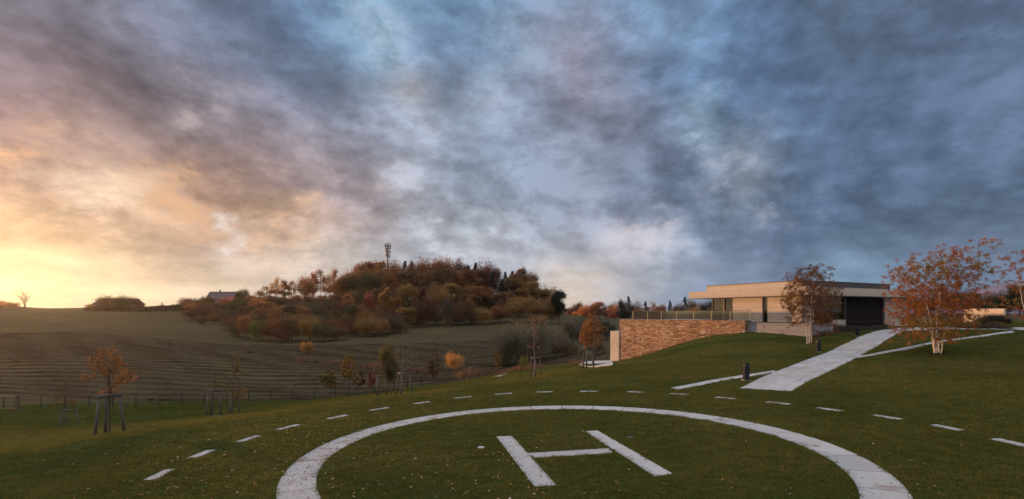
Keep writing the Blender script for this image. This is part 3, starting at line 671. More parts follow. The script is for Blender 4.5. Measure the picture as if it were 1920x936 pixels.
# terrace floor behind the wall
mb = MB(); mb.prism([sp(.1, .96), sp(WL-.1, .96), sp(WL-.1, 12), sp(1, 5.4)], CZ-1.6, CZ-.93); o = mb.build('terrace', M['slab_path']); tag(o, 'raised terrace floor behind the stone wall', 'terrace', kind='structure')
# concrete end wall
ax = sp(WL+.15, -.1); bx_ = sp(WL+1.35, .0)
mb = MB(); mb.prism([sp(WL+.03, -.12), sp(WL+1.62, -.12), sp(WL+1.62, 1.6), sp(WL+.03, 1.6)], CZ-9, CZ-2.42); o = mb.build('concrete_wall', M['concrete']); tag(o, 'pale upright concrete wall end left of the stone wall', 'wall')
# glass balustrade
bal = empty('glass_balustrade', (*sp(8, 1), TOPZ)); tag(bal, 'glass balustrade with thin yellowish posts on top of the stone wall', 'balustrade')
def bpart(mb, name, mat, par=None):
    o = mb.build(name, M[mat]); o.parent = par or bal; o.matrix_parent_inverse = Matrix.Translation(bal.location).inverted(); return o
def sfor(px, n=.45):
    t = (px-960)/F; a0 = Vector(SW1)+N2*n; return (a0.x-t*a0.y)/(t*U2.y-U2.x)
posts = [1187, 1214.5, 1240, 1269, 1300.5, 1334, 1369, 1407]
ss = [sfor(p) for p in posts]; ss[-1] = max(ss[-1], -.25)
RH = .98
def tz(s): return TOPZ-.09*max(0, min(1, s/WL))
for s in ss:
    mb = MB(); mb.prism([sp(s-.03, .42), sp(s+.03, .42), sp(s+.03, .50), sp(s-.03, .50)], tz(s), tz(s)+RH); bpart(mb, 'post', 'brass')
for s0, s1 in zip(ss[:-1], ss[1:]):
    mb = MB(); mb.prism([sp(s0-.05, .40), sp(s1+.05, .40), sp(s1+.05, .412), sp(s0-.05, .412)], [tz(s0)+.05, tz(s1)+.05]*2, [tz(s0)+RH-.03]*4); bpart(mb, 'pane', 'railglass')
mb = MB(); e = ss[0]; f_ = ss[-1]; mb.prism([sp(e+.03, .38), sp(f_-.03, .38), sp(f_-.03, .52), sp(e+.03, .52)], [tz(e)+RH+.002, tz(f_)+RH+.002, tz(f_)+RH+.002, tz(e)+RH+.002], [tz(e)+RH+.04, tz(f_)+RH+.04, tz(f_)+RH+.04, tz(e)+RH+.04]); bpart(mb, 'top_rail', 'stake')
# rear balustrade
bal2 = empty('glass_balustrade', (*sp(14, 6), TOPZ)); tag(bal2, 'rear glass balustrade with brown posts on the far side of the terrace', 'balustrade')
rb = [sp(WL-2.2, 4.0+k*1.5) for k in range(6)]
for k, p in enumerate(rb):
    mb = MB(); mb.box(p[0]-.035, p[0]+.035, p[1]-.035, p[1]+.035, CZ-.93, CZ-.93+.95); o = mb.build('post', M['twig']); o.parent = bal2; o.matrix_parent_inverse = Matrix.Translation(bal2.location).inverted()
for k in range(5):
    a_, b_ = rb[k], rb[k+1]; dx, dy = b_[0]-a_[0], b_[1]-a_[1]; l = math.hypot(dx, dy); nx_, ny_ = -dy/l*.006, dx/l*.006
    mb = MB(); mb.prism([(a_[0]+nx_, a_[1]+ny_), (a_[0]-nx_, a_[1]-ny_), (b_[0]-nx_, b_[1]-ny_), (b_[0]+nx_, b_[1]+ny_)], CZ-.88, CZ-.02); o = mb.build('pane', M['railglass']); o.parent = bal2; o.matrix_parent_inverse = Matrix.Translation(bal2.location).inverted()
# handrail down the grass slope against the stone wall
def wallpt(px, py, n=-.35):
    t = (px-960)/F; a0 = Vector(SW1)+N2*n; s = (a0.x-t*a0.y)/(t*U2.y-U2.x); q = a0+U2*s; return Vector((q.x, q.y, CZ-(py-HZ)/F*q.y))
hr = empty('handrail', wallpt(1335, 640)); tag(hr, 'thin dark handrail sloping down along the stone wall', 'handrail')
HI = Matrix.Translation(hr.location).inverted()
mb = MB(); mb.tube([wallpt(1371.5, 602), wallpt(1351, 613), wallpt(1333, 621), wallpt(1316, 629), wallpt(1302, 636.5)], .022, 6)
o = mb.build('rail', M['dark_metal']); o.parent = hr; o.matrix_parent_inverse = HI
for px, ya in ((1374.3, 602), (1334.5, 620.5)):
    a_ = wallpt(px, ya); g0 = z1(a_.x, a_.y)-.1; mb = MB(); mb.tube([a_, (a_.x, a_.y, min(g0, a_.z-.4))], .022, 6); o = mb.build('post', M['dark_metal']); o.parent = hr; o.matrix_parent_inverse = HI
# garden wall at the right
gA, gB = (AT(1822, 0, 66)[0], 66.0), (AT(1883, 0, 62)[0], 62.0)
mb = MB(); mb.prism([gA, gB, (gB[0]+.6, gB[1]+.35), (gB[0]+2.0, 64.5), (gA[0]+.8, 68)], CZ-2.2, CZ+.50); o = mb.build('garden_wall', M['concrete']); tag(o, 'pale free standing concrete garden wall behind the dark hedge', 'wall')

# bollards
for (px, py, D, hgt), lab in zip(((1399,712,22.6,.80),(1534,660,32,.80),(1608,630,41.5,.78)), ('dark square bollard light nearest the viewer beside the path end', 'dark square bollard light midway along the path left of the large birch', 'dark square bollard light farthest up the path before the garage')):
    x, y, _ = AT(px, py, D); z = z1(x, y); b = empty('bollard_light', (x, y, z)); tag(b, lab, 'bollard', 'bollard lights along the path')
    MB().box(-.11, .11, -.11, .11, -.1, hgt-.14).build('body', M['bollard'], b, bevel=.006)
    MB().box(-.095, .095, -.095, .095, hgt-.139, hgt-.075).build('lens', M['dark_metal'], b)
    MB().box(-.11, .11, -.11, .11, hgt-.074, hgt).build('cap', M['bollard'], b, bevel=.006)
    MB().box(-.17, .17, -.17, .17, -.08, .02).build('base_plate', M['slab'], b)
    BLOCKS.append([(x-.18, y-.18), (x+.18, y-.18), (x+.18, y+.18), (x-.18, y+.18)])

# ------------------------------------------------------------------ vegetation builders
def quads_from(P, size, rng, flat=0.0, aspect=1.0, dirs=None):
    """one small leaf quad per point"""
    n = len(P); a = rng.normal(size=(n, 3)); 
    if flat: a[:, 2] *= (1-flat)
    if dirs is not None: a = a*.5+dirs
    a /= np.linalg.norm(a, axis=1, keepdims=True)+1e-9
    b = rng.normal(size=(n, 3)); b -= (b*a).sum(1, keepdims=True)*a; b /= np.linalg.norm(b, axis=1, keepdims=True)+1e-9
    s = (np.broadcast_to(size, (n,))*rng.uniform(.6, 1.25, n))[:, None]
    A_, B_ = a*s, b*s*aspect
    fold = np.cross(a, b)*s*.25
    V = np.stack([P-A_, P-B_*.55+fold, P+A_, P+B_*.55+fold], 1).reshape(-1, 3)
    return V, np.arange(4*n).reshape(-1, 4)
def tubes_mesh(name, segs, n=4):
    """segs: list of (p0,p1,r0,r1) -> prism mesh"""
    p0 = np.array([s[0] for s in segs], float); p1 = np.array([s[1] for s in segs], float)
    r0 = np.array([s[2] for s in segs]); r1 = np.array([s[3] for s in segs])
    t = p1-p0; t /= np.linalg.norm(t, axis=1, keepdims=True)+1e-9
    h = np.where(np.abs(t[:, 2:3]) < .9, np.array([[0, 0, 1.]]), np.array([[1., 0, 0]])); u = np.cross(t, h); u /= np.linalg.norm(u, axis=1, keepdims=True); w = np.cross(t, u)
    ring = []
    for p, r in ((p0, r0), (p1, r1)):
        for k in range(n):
            a = 2*math.pi*k/n; ring.append(p+(u*math.cos(a)+w*math.sin(a))*r[:, None])
    V = np.stack(ring, 1).reshape(-1, 3); m = len(segs); b = np.arange(m)[:, None]*2*n
    Qs = np.concatenate([np.c_[b+k, b+n+k, b+n+(k+1) % n, b+(k+1) % n] for k in range(n)], 0)
    return npmesh(name, V, Qs, True)
def bez(p0, p1, p2, n):
    t = np.linspace(0, 1, n+1)[:, None]; return (1-t)**2*p0+2*t*(1-t)*p1+t*t*p2
def attract_tree(stems, clusters, rng, rb=.02, rt=.004, droop=0., up=.35, wig=.04):
    """stems: list of (points Nx3, radii N). Branches grow from the structure to every cluster point."""
    segs = []; nodes = []; rad = []
    for P, r in stems:
        for i in range(len(P)-1): segs.append((P[i], P[i+1], r[i], r[i+1]))
        for i in range(len(P)): nodes.append(P[i]); rad.append(r[i])
    nodes = list(nodes); base = np.array(nodes)
    cl = np.array(clusters); d0 = np.min(np.linalg.norm(cl[:, None]-base[None], axis=2), axis=1)
    order = np.argsort(d0)
    N = np.array(nodes); Rr_ = np.array(rad)
    for i in order:
        c = cl[i]; dv = c-N; dist = np.linalg.norm(dv, axis=1)
        cost = dist+np.where(dv[:, 2] < dist*.1, 1.2*np.maximum(0, dist*.1-dv[:, 2]), 0)
        k = int(np.argmin(cost)); p = N[k]; L = dist[k]
        if L < 1e-3: continue
        mid = (p+c)/2+np.array([0, 0, up*L*.5])+rng.normal(size=3)*wig*L
        pts = bez(p, mid, c-np.array([0, 0, droop*L]), 4)
        r0 = min(Rr_[k]*.75, rb); rr = np.linspace(r0, min(rt, r0), 5)
        for j in range(4): segs.append((pts[j], pts[j+1], rr[j], rr[j+1]))
        N = np.vstack([N, pts[1:]]); Rr_ = np.r_[Rr_, rr[1:]]
    return segs

def crown_variant(seed, wide=.36, low=.22, top=1.0, n=2600, leaf=.020, lobes=15, shape='round', holes=.0):
    """unit-height broadleaf tree: (trunk mesh, crown mesh)"""
    rng = np.random.RandomState(seed); cz = (low+top)/2; hz = (top-low)/2
    L = []
    for i in range(lobes):
        for _ in range(50):
            p = rng.uniform(-1, 1, 3)
            if (p**2).sum() < 1: break
        p = p/max(.35, np.linalg.norm(p))*rng.uniform(.45, .78)
        w = wide
        if shape == 'cone': w = wide*(1-.75*(p[2]*.5+.5))
        if shape == 'birch': w = wide*(1-.45*abs(p[2]))
        L.append((np.array([p[0]*w, p[1]*w, cz+p[2]*hz*.86]), rng.uniform(.30, .50)*wide*(.8 if shape == 'birch' else 1)))
    P = []
    for c, r in L:
        m = int(n/lobes); d = rng.normal(size=(m, 3)); d /= np.linalg.norm(d, axis=1, keepdims=True)
        rad = r*np.clip(rng.normal(.86, .2, m), .2, 1.25)
        bump = 1+.22*np.sin(d[:, 0]*7+seed)+.18*np.sin(d[:, 1]*9+seed*2)+.18*np.sin(d[:, 2]*8)
        P.append(c+d*(rad*bump)[:, None]*np.array([1, 1, .9]))
    P = np.concatenate(P); P = P[P[:, 2] > low*.75]
    if holes:
        q = np.sin(P[:, 0]*31+seed)+np.sin(P[:, 1]*27+1.7*seed)+np.sin(P[:, 2]*29+.3*seed); P = P[q > -1.5+holes*2]
    V, Qd = quads_from(P, leaf, rng, .2)
    crown = npmesh('tree_crown', V, Qd)
    tr = .018; st = [(np.array([[0, 0, -.03], [.005, .0, low*.6], [-.006, .008, low*1.3], [.0, 0, cz], [.004, 0, cz+hz*.45]]), np.array([tr*1.2, tr, tr*.8, tr*.5, .003]))]
    segs = attract_tree(st, [c for c, r in L], rng, .010, .003)
    for c, r in L:
        for k in range(3):
            d = rng.normal(size=3); d[2] = abs(d[2])*.6; d /= np.linalg.norm(d); segs.append((c-d*r*.3, c+d*r*.9, .004, .0015))
    return tubes_mesh('tree_trunk', segs), crown
def conifer_variant(seed, wide=.25, n=2600):
    rng = np.random.RandomState(seed); P = []; dirs = []; tiers = 17; segs = [((0, 0, -.03), (0, 0, .5), .016, .010), ((0, 0, .5), (0, 0, 1.0), .010, .001)]
    for i in range(tiers):
        z = .12+.86*(i/(tiers-1))**.93; w = wide*(1.02-z)**.85*rng.uniform(.85, 1.1)
        for k in range(9):
            a = rng.uniform(0, 2*math.pi); l = w*rng.uniform(.7, 1.12); m = int(n/tiers/9)
            t = rng.uniform(.12, 1, m)**.8; q = np.stack([np.cos(a)*l*t, np.sin(a)*l*t, z-.32*l*t+.04*np.sin(t*3)], 1)+rng.normal(size=(m, 3))*.006
            P.append(q); segs.append(((0, 0, z), (math.cos(a)*l, math.sin(a)*l, z-.3*l), .003, .001))
    V, Qd = quads_from(np.concatenate(P), .015, rng, .3)
    return tubes_mesh('tree_trunk', segs), npmesh('tree_crown', V, Qd)
def twiggy_variant(seed, kind='tree', leaves=0, depth=5):
    """bare branching tree or many-stemmed dome bush, unit height"""
    rng = np.random.RandomState(seed); segs = []; tips = []
    def grow(p, d, L, r, lev):
        n = 3; 
        for i in range(n):
            d2 = d+rng.normal(size=3)*.13+np.array([0, 0, .04]); d2 /= np.linalg.norm(d2); q = p+d2*L/n
            segs.append((p, q, r*(1-.22*i), r*(1-.22*(i+1)))); p, d = q, d2
            if lev > 0 and i < n-1 and rng.rand() < .8: branch(p, d, L*rng.uniform(.55, .8), r*.55, lev-1)
        if lev > 0:
            for k in range(2): branch(p, d, L*rng.uniform(.6, .85), r*.5, lev-1)
        else: tips.append(p)
    def branch(p, d, L, r, lev):
        s = rng.normal(size=3); s -= s@d*d; s /= np.linalg.norm(s); a = rng.uniform(.35, .75)
        grow(p, d*math.cos(a)+s*math.sin(a), L, max(r, .0009), lev)
    if kind == 'tree':
        for k in range(2):
            grow(np.array([.02*k-.01, 0, -.02]), np.array([.12*(k*2-1), 0, 1.0])/1.01, .34, .020, depth-1)
    else:
        for k in range(11):
            a = rng.uniform(0, 2*math.pi); t = rng.uniform(.15, 1.0); d = np.array([math.cos(a)*t, math.sin(a)*t, .9]); d /= np.linalg.norm(d)
            grow(np.array([math.cos(a)*.03, math.sin(a)*.03, -.02]), d, .40, .011, depth-1)
    allp = np.array([s[1] for s in segs]); zt = allp[:, 2].max(); sc = 1/zt
    segs = [(np.array(a_)*sc, np.array(b_)*sc, r0*sc, r1*sc) for a_, b_, r0, r1 in segs]
    tm = tubes_mesh('branches', segs, 3); T = np.array(tips)*sc
    cm = None
    if leaves:
        P = np.repeat(T, leaves, 0)+rng.normal(size=(len(T)*leaves, 3))*.018
        V, Qd = quads_from(P, .011, rng, .2); cm = npmesh('tree_crown', V, Qd)
    return tm, cm
def setmat(me, m):
    if not me.materials: me.materials.append(m)
    return me
VAR = {}
def variant(kind):
    if kind in VAR: return VAR[kind]
    k, i = kind; s = {'round': 10, 'tall': 40, 'birch': 70, 'bush': 100, 'con': 130, 'bare': 160, 'dome': 190, 'fuzzy': 220, 'willow': 250}[k]+i
    if k == 'round': v = crown_variant(s, .40, .07, n=8600, leaf=.0148, lobes=24)
    elif k == 'tall': v = crown_variant(s, .27, .06, n=7200, leaf=.0142, lobes=20, shape='birch')
    elif k == 'birch': v = crown_variant(s, .30, .07, n=5600, leaf=.012, lobes=24, shape='birch', holes=.35)
    elif k == 'bush': v = crown_variant(s, .56, .03, top=.95, n=7500, leaf=.018, lobes=18)
    elif k == 'con': v = conifer_variant(s)
    elif k == 'bare': v = twiggy_variant(s, 'tree', 0, 5)
    elif k == 'fuzzy': v = twiggy_variant(s, 'tree', 2, 5)
    elif k == 'willow':
        v = (twiggy_variant(191, 'bush', 0, 5)[0], crown_variant(193, .50, .0, top=.97, n=16000, leaf=.0105, lobes=26)[1])
    elif k == 'dome': v = twiggy_variant(s, 'bush', 9, 5)
    setmat(v[0], M['bark'] if k in ('round', 'tall', 'con') else M['twig'])
    if v[1] is not None: setmat(v[1], M['leaf'])
    VAR[kind] = v; return v
def jcol(c, rng, v=.12):
    k = 1.25*(1+rng.uniform(-v, v)); return (c[0]*k, c[1]*k*(1+rng.uniform(-.05, .05)), c[2]*k, 1)
PAL = dict(rust=(.17,.068,.020), copper=(.24,.105,.030), ochre=(.20,.115,.030), gold=(.34,.170,.035), crimson=(.20,.042,.028), maroon=(.095,.036,.022), brown=(.12,.066,.028),
           olive=(.070,.062,.022), green=(.045,.058,.018), dark=(.020,.026,.016), grey=(.085,.065,.048), willow=(.115,.100,.066), orange=(.36,.125,.028), pink=(.30,.10,.06), yellowgreen=(.105,.11,.022))
CW = dict(rust='rust brown', copper='copper brown', ochre='ochre', gold='golden yellow', crimson='crimson red', maroon='dark maroon', brown='dull brown', olive='olive', green='green', dark='very dark green', grey='grey brown bare', willow='grey olive', orange='bright orange', pink='salmon pink', yellowgreen='yellow green')
rgt = np.random.RandomState(77)
def plant(name, kind, px, topy, D, width, colour, label, cat='tree', group=None, base=None, rot=None, sink=0.0):
    """stands on the ground at column px and depth D; its top reaches photo row topy, its crown is width pixels wide"""
    x, y = (px-960)/F*D, D; z = z1(x, y)-sink if base is None else base
    ztop = CZ-(topy-HZ)/F*D; h = max(ztop-z, .6)
    if kind[0] == 'con': width *= 1.6
    tm, cm = variant(kind)
    ref = cm if cm is not None else tm
    if 'w' not in ref: 
        co = np.zeros(len(ref.vertices)*3, np.float32); ref.vertices.foreach_get('co', co); co = co.reshape(-1, 3); ref['w'] = float(np.percentile(np.hypot(co[:, 0], co[:, 1]), 97)*2); ref['t'] = float(np.percentile(co[:, 2], 99.7))
    h /= ref['t']; sw_x = (width/F*D)/ref['w']
    sx = min(max(sw_x, h*.5), h*1.45)
    o = empty(name, (x, y, z), rgt.uniform(0, 6.28) if rot is None else rot); tag(o, label, cat, group)
    o.scale = (sx, sx, h)
    t = link('trunk', tm, None, o)
    if cm is not None:
        c = link('crown', cm, None, o); c.color = jcol(PAL[colour], rgt)
    return o

# ------------------------------------------------------------------ hill wood
def ords(k): return ORD[k] if k < 20 else f'number {k+1}'
WOOD = []   # (row, px, topy, D, width, colour, kind)
def row(name, items): 
    for it in items: WOOD.append((name,)+it)
SKYL = np.array([(640,530),(655,505),(680,495),(720,489),(760,485),(800,485),(830,483),(860,487),(900,489),(940,498),(985,509),(1015,520),(1032,532),(1050,548),(1064,566)], float)
def skyl(px): return float(np.interp(px, SKYL[:, 0], SKYL[:, 1]))
rw2 = random.Random(11)
cs = ['rust','brown','copper','rust','ochre','maroon','brown','olive','rust','maroon']
# skyline row with dark firs between
px = 648
k = 0
while px < 1040:
    con = any(abs(px-q) < 9 for q in (766, 873, 893, 953))
    kind = ('con', k % 2) if con else ('round', k % 4) if rw2.random() < .6 else ('tall', k % 3)
    if 930 < px < 940 or 1005 < px < 1025: kind = ('fuzzy', 0)
    c = 'dark' if con else ('copper' if px < 800 and rw2.random() < .6 else 'maroon' if 860 < px < 960 and rw2.random() < .7 else rw2.choice(cs))
    row('skyline', [(px, skyl(px)+rw2.uniform(-3, 4)+(7 if con else 0), 262-rw2.uniform(0, 14), 22 if con else rw2.uniform(38, 52), c, kind)])
    px += 13 if con else rw2.uniform(13, 18); k += 1
px = 655
while px < 1050:
    con = rw2.random() < .16 and 800 < px < 1000
    c = 'dark' if con else 'ochre' if 950 < px < 1050 and rw2.random() < .7 else 'maroon' if 890 < px < 945 else rw2.choice(cs)
    row('middle', [(px, skyl(px)+(8 if px < 720 else 18)+rw2.uniform(-5, 8), 236-rw2.uniform(0, 12), 24 if con else rw2.uniform(38, 54), c, ('con', k % 2) if con else (rw2.choice(['round', 'tall']), k % 3))])
    px += rw2.uniform(17, 24); k += 1
px = 660
while px < 1052:
    c = 'ochre' if px > 960 and rw2.random() < .8 else rw2.choice(['brown', 'rust', 'ochre', 'brown', 'olive', 'maroon'])
    row('lower', [(px, max(skyl(px)+44+rw2.uniform(-6, 10), 520), 212-rw2.uniform(0, 12), rw2.uniform(40, 56), c, (rw2.choice(['round', 'tall', 'round']), k % 4 if True else 0))])
    px += rw2.uniform(20, 28); k += 1
for i, (px, ty, w, c, kd) in enumerate([(693,548,30,'crimson','round'),(722,541,30,'ochre','tall'),(745,556,16,'copper','tall'),(765,556,16,'olive','tall'),(800,556,50,'maroon','bush'),(838,556,46,'grey','dome'),(872,556,48,'brown','bush'),(905,575,40,'ochre','bush'),(935,572,40,'rust','round'),(965,560,46,'ochre','round'),(1000,555,52,'ochre','round'),(1035,560,40,'ochre','round'),(1048,545,34,'dark','tall'),(1010,588,40,'copper','bush'),(855,586,44,'maroon','dome'),(815,584,44,'brown','dome'),(780,580,44,'brown','bush'),(885,590,40,'brown','bush')]):
    row('edge', [(px, ty, 188-rw2.uniform(0, 8), w, c, (kd, i % 2))])
# trees standing on the crest left of the wood
for px, ty, D, w, c, kd in [(456,541,246,26,'olive','round'),(486,545,246,22,'ochre','birch'),(500,536,244,24,'ochre','birch'),(518,519,246,30,'gold','birch'),(534,524,244,24,'copper','birch'),(546,526,246,22,'copper','birch'),(571,516,244,32,'copper','round'),(588,510,248,26,'copper','birch'),(601,504,246,26,'copper','birch'),(618,512,244,30,'gold','birch'),(627,503,248,22,'copper','birch'),(640,520,240,30,'copper','round'),(556,552,240,14,'brown','bush'),(470,552,240,24,'ochre','bush'),(492,555,238,26,'copper','bush'),(512,553,238,26,'brown','bush'),(532,556,238,26,'rust','bush'),(556,553,238,26,'copper','bush'),(580,554,238,28,'brown','bush'),(604,552,238,28,'copper','bush'),(628,550,236,30,'rust','bush'),(646,546,236,30,'copper','bush')]:
    row('crest', [(px, ty, D, w, c, (kd, len(WOOD) % 3 if kd != 'bush' else 0))])
# scrub on the slope under the crest
for px, ty, D, w, c, kd in [(347,558,228,28,'brown','round'),(385,555,220,36,'olive','round'),(427,556,214,36,'pink','round'),(450,558,214,34,'olive','round'),(484,559,214,34,'orange','round'),(505,566,208,36,'copper','tall'),(655,552,202,36,'copper','tall')]:
    row('slope', [(px, ty, D, w, c, (kd, len(WOOD) % 2))])
for D, ty, x0, x1 in ((226,563,362,700),(210,567,366,710),(196,576,372,735),(182,586,378,770),(170,594,440,760)):
    px = x0
    while px < x1:
        c = rw2.choice(['brown','brown','rust','maroon','copper','olive','grey','ochre','brown'])
        kd = 'dome' if c == 'grey' else rw2.choice(['bush','round','bush','round','tall'])
        row('slope', [(px, ty+rw2.uniform(-6, 5)-(10 if px > 640 else 0), D-rw2.uniform(0, 6), rw2.uniform(38, 52), c, (kd, len(WOOD) % 2))])
        px += rw2.uniform(22, 32)
for px, ty, D, w, c, kd in [(443,604,156,30,'olive','bush'),(461,590,154,34,'copper','round'),(486,598,150,46,'yellowgreen','bush'),(514,596,150,40,'rust','bush'),(548,586,150,62,'brown','bush'),(580,592,148,48,'ochre','bush'),(604,602,146,44,'olive','bush'),(632,610,150,44,'brown','bush'),(690,592,158,48,'ochre','bush'),(716,596,158,34,'ochre','bush'),(530,612,144,40,'maroon','bush'),(748,604,165,40,'brown','dome'),(662,604,160,40,'maroon','dome')]:
    row('front', [(px, ty, D, w, c, (kd, len(WOOD) % 2))])
RW = dict(skyline='on the skyline row of the hill wood', middle='in the middle row of the hill wood', lower='in the lower row of the hill wood', edge='along the bottom edge of the hill wood', crest='on the crest between the far house and the wood', slope='in the scrub on the slope below the crest', front='in the clump low on the meadow slope')
SHN = dict(round='round crowned', tall='tall narrow', birch='thin airy', bush='bushy', con='pointed fir', dome='twiggy', fuzzy='half bare', bare='bare')
cnt = {}
for it in sorted(WOOD, key=lambda q: q[1]):
    rn, px, ty, D, w, c, kind = it
    key = (rn, c, kind[0]); cnt.setdefault(key, []).append(it)
for key, its in cnt.items():
    for i, (rn, px, ty, D, w, c, kind) in enumerate(its):
        nm = 'fir_tree' if kind[0] == 'con' else 'autumn_shrub' if kind[0] in ('bush', 'dome') else 'autumn_tree'
        what = {'fir_tree': 'fir', 'autumn_shrub': 'shrub', 'autumn_tree': 'tree'}[nm]
        lab = f'{CW[c]} {SHN[kind[0]].replace(" fir","")} {what} {RW[rn]}'+(f', {ords(i)} such from left' if len(its) > 1 else '')
        w_ = lab.split()
        plant(nm, kind, px, ty, D, w, c, ' '.join(w_[:16]), what, {'skyline':'trees of the hill wood','middle':'trees of the hill wood','lower':'trees of the hill wood','edge':'trees of the hill wood','crest':'trees on the crest','slope':'scrub below the crest','front':'shrub clump on the meadow'}[rn], sink=2.6 if rn == 'crest' and 'bush' != kind[0] else .3)
# far left crest
for px, ty, D, w, c, kd, lab, nm, cat in [
  (47,538,246,46,'grey',('bare',0),'large bare tree silhouetted on the crest at the far left','bare_tree','tree'),
  (6,563,246,20,'orange',('bush',0),'low orange shrub glowing at the far left end of the crest','autumn_shrub','shrub'),
  (24,566,246,18,'copper',('bush',1),'small copper shrub just left of the bare crest tree','autumn_shrub','shrub'),
  (36,560,248,14,'brown',('fuzzy',0),'small dark thin tree touching the bare crest tree','autumn_tree','tree'),
  (172,569,236,26,'ochre',('bush',1),'low ochre shrub at the left end of the barn','autumn_shrub','shrub'),
  (205,554,228,44,'brown',('bush',0),'large brown shrub in front of the barn','autumn_shrub','shrub'),
  (236,553,228,46,'olive',('bush',1),'large olive shrub hiding the right part of the barn','autumn_shrub','shrub'),
  (262,566,232,20,'brown',('round',1),'small round tree right of the barn','autumn_tree','tree'),
  (304,566,236,12,'brown',('con',1),'tiny pointed tree alone on the crest right of the barn','fir_tree','fir'),
  (190,572,226,40,'maroon',('dome',0),'dark twiggy scrub below the barn shrubs, nearer the ochre one','autumn_shrub','shrub'),
  (245,574,226,44,'maroon',('dome',1),'dark twiggy scrub below the large olive shrub','autumn_shrub','shrub'),
  (290,580,222,40,'maroon',('dome',0),'low dark scrub strip right of the barn shrubs','autumn_shrub','shrub'),
  (325,582,220,40,'brown',('dome',1),'low brown scrub left of the slope trees','autumn_shrub','shrub'),
  (575,640,110,28,'ochre',('bush',0),'round ochre bush alone in the meadow','autumn_shrub','shrub'),
  (730,640,66,32,'olive',('round',2),'round olive tree at the meadow edge beside the bare candelabra sapling','autumn_tree','tree'),
  (850,660,88,38,'gold',('bush',1),'spreading golden bush beyond the lawn edge','autumn_shrub','shrub'),
  (986,594,92,112,'willow',('willow',0),'large grey twiggy willow dome beyond the lawn','willow','willow'),
  (944,616,90,62,'willow',('willow',0),'lower left grey twiggy willow leaning from the large one','willow','willow'),
  (1042,618,100,60,'willow',('willow',0),'grey brown willow right of the large willow','willow','willow'),
  (983,667,74,22,'yellowgreen',('bush',0),'small yellow green bush at the foot of the willow','autumn_shrub','shrub'),
  (1072,600,112,56,'grey',('dome',1),'dark grey tall willow behind the staked autumn tree','willow','willow'),
  (1105,590,120,60,'dark',('dome',0),'dark bush mass behind the autumn tree by the court','autumn_shrub','shrub'),
  (1136,600,112,50,'dark',('dome',1),'dark bush directly left of the concrete wall end','autumn_shrub','shrub'),
  (1060,640,92,50,'brown',('dome',0),'low brown bush at the right edge of the meadow','autumn_shrub','shrub'),
  (1120,640,84,50,'brown',('dome',1),'low brown bush behind the pale court','autumn_shrub','shrub')]:
    plant(nm, kd, px, ty, D, w, c, lab, cat, sink=.2)
# belt of trees behind the house and to the right
BELT = [(1072,575,330,26,'rust','round'),(1084,566,335,26,'olive','round'),(1080,584,300,20,'orange','round'),(1096,571,310,26,'orange','round'),(1110,568,315,26,'copper','round'),(1122,566,318,26,'pink','tall'),(1137,572,320,24,'brown','round'),(1152,573,300,28,'orange','round'),(1150,566,330,22,'rust','round'),(1166,560,330,22,'dark','round'),(1178,556,325,20,'dark','con'),(1192,565,325,28,'brown','round'),(1210,565,320,20,'dark','con'),(1224,566,330,26,'copper','birch'),(1240,570,320,24,'rust','round'),(1256,564,318,20,'dark','con'),(1272,568,318,26,'brown','round'),(1284,557,310,20,'dark','con'),(1296,560,300,26,'olive','round'),(1312,566,290,30,'brown','round'),(1330,562,280,34,'dark','round'),(1352,560,270,34,'dark','round'),
 (1168,576,280,30,'dark','round'),(1200,578,280,34,'brown','round'),(1236,580,276,36,'rust','round'),(1268,580,270,34,'brown','round'),(1300,576,262,36,'ochre','round'),(1340,575,255,34,'olive','round'),
 (1700,548,140,40,'brown','round'),(1760,540,135,44,'dark','round'),(1792,544,130,40,'olive','round'),(1818,544,128,34,'dark','round'),(1845,552,124,32,'brown','round'),(1872,545,120,38,'olive','round'),(1893,548,118,30,'brown','round'),(1912,535,116,34,'olive','tall'),(1832,560,112,34,'brown','round'),(1862,565,110,36,'olive','bush'),(1890,560,108,34,'dark','tall'),(1925,552,106,34,'olive','round'),(1730,560,130,40,'dark','round'),(1940,540,112,36,'brown','round')]
cnt = {}
for it in sorted(BELT, key=lambda q: q[0]): cnt.setdefault((it[0] > 1500, it[4], it[5]), []).append(it)
for key, its in cnt.items():
    for i, (px, ty, D, w, c, kd) in enumerate(its):
        nm = 'fir_tree' if kd == 'con' else 'autumn_shrub' if kd == 'bush' else 'autumn_tree'; what = {'fir_tree': 'fir', 'autumn_shrub': 'shrub', 'autumn_tree': 'tree'}[nm]
        where = 'behind the garden wall' if key[0] else 'in the far belt'
        lab = f'{CW[c]} {SHN[kd].replace(" fir","")} {what} {where}'+(f', {ords(i)} such from left' if len(its) > 1 else '')
        plant(nm, (kd, i % 3 if kd in ('round', 'tall', 'birch') else i % 2), px, ty, D, w, c, lab, what, 'far belt of trees behind the terrace' if not key[0] else 'trees behind the garden wall', sink=.5)

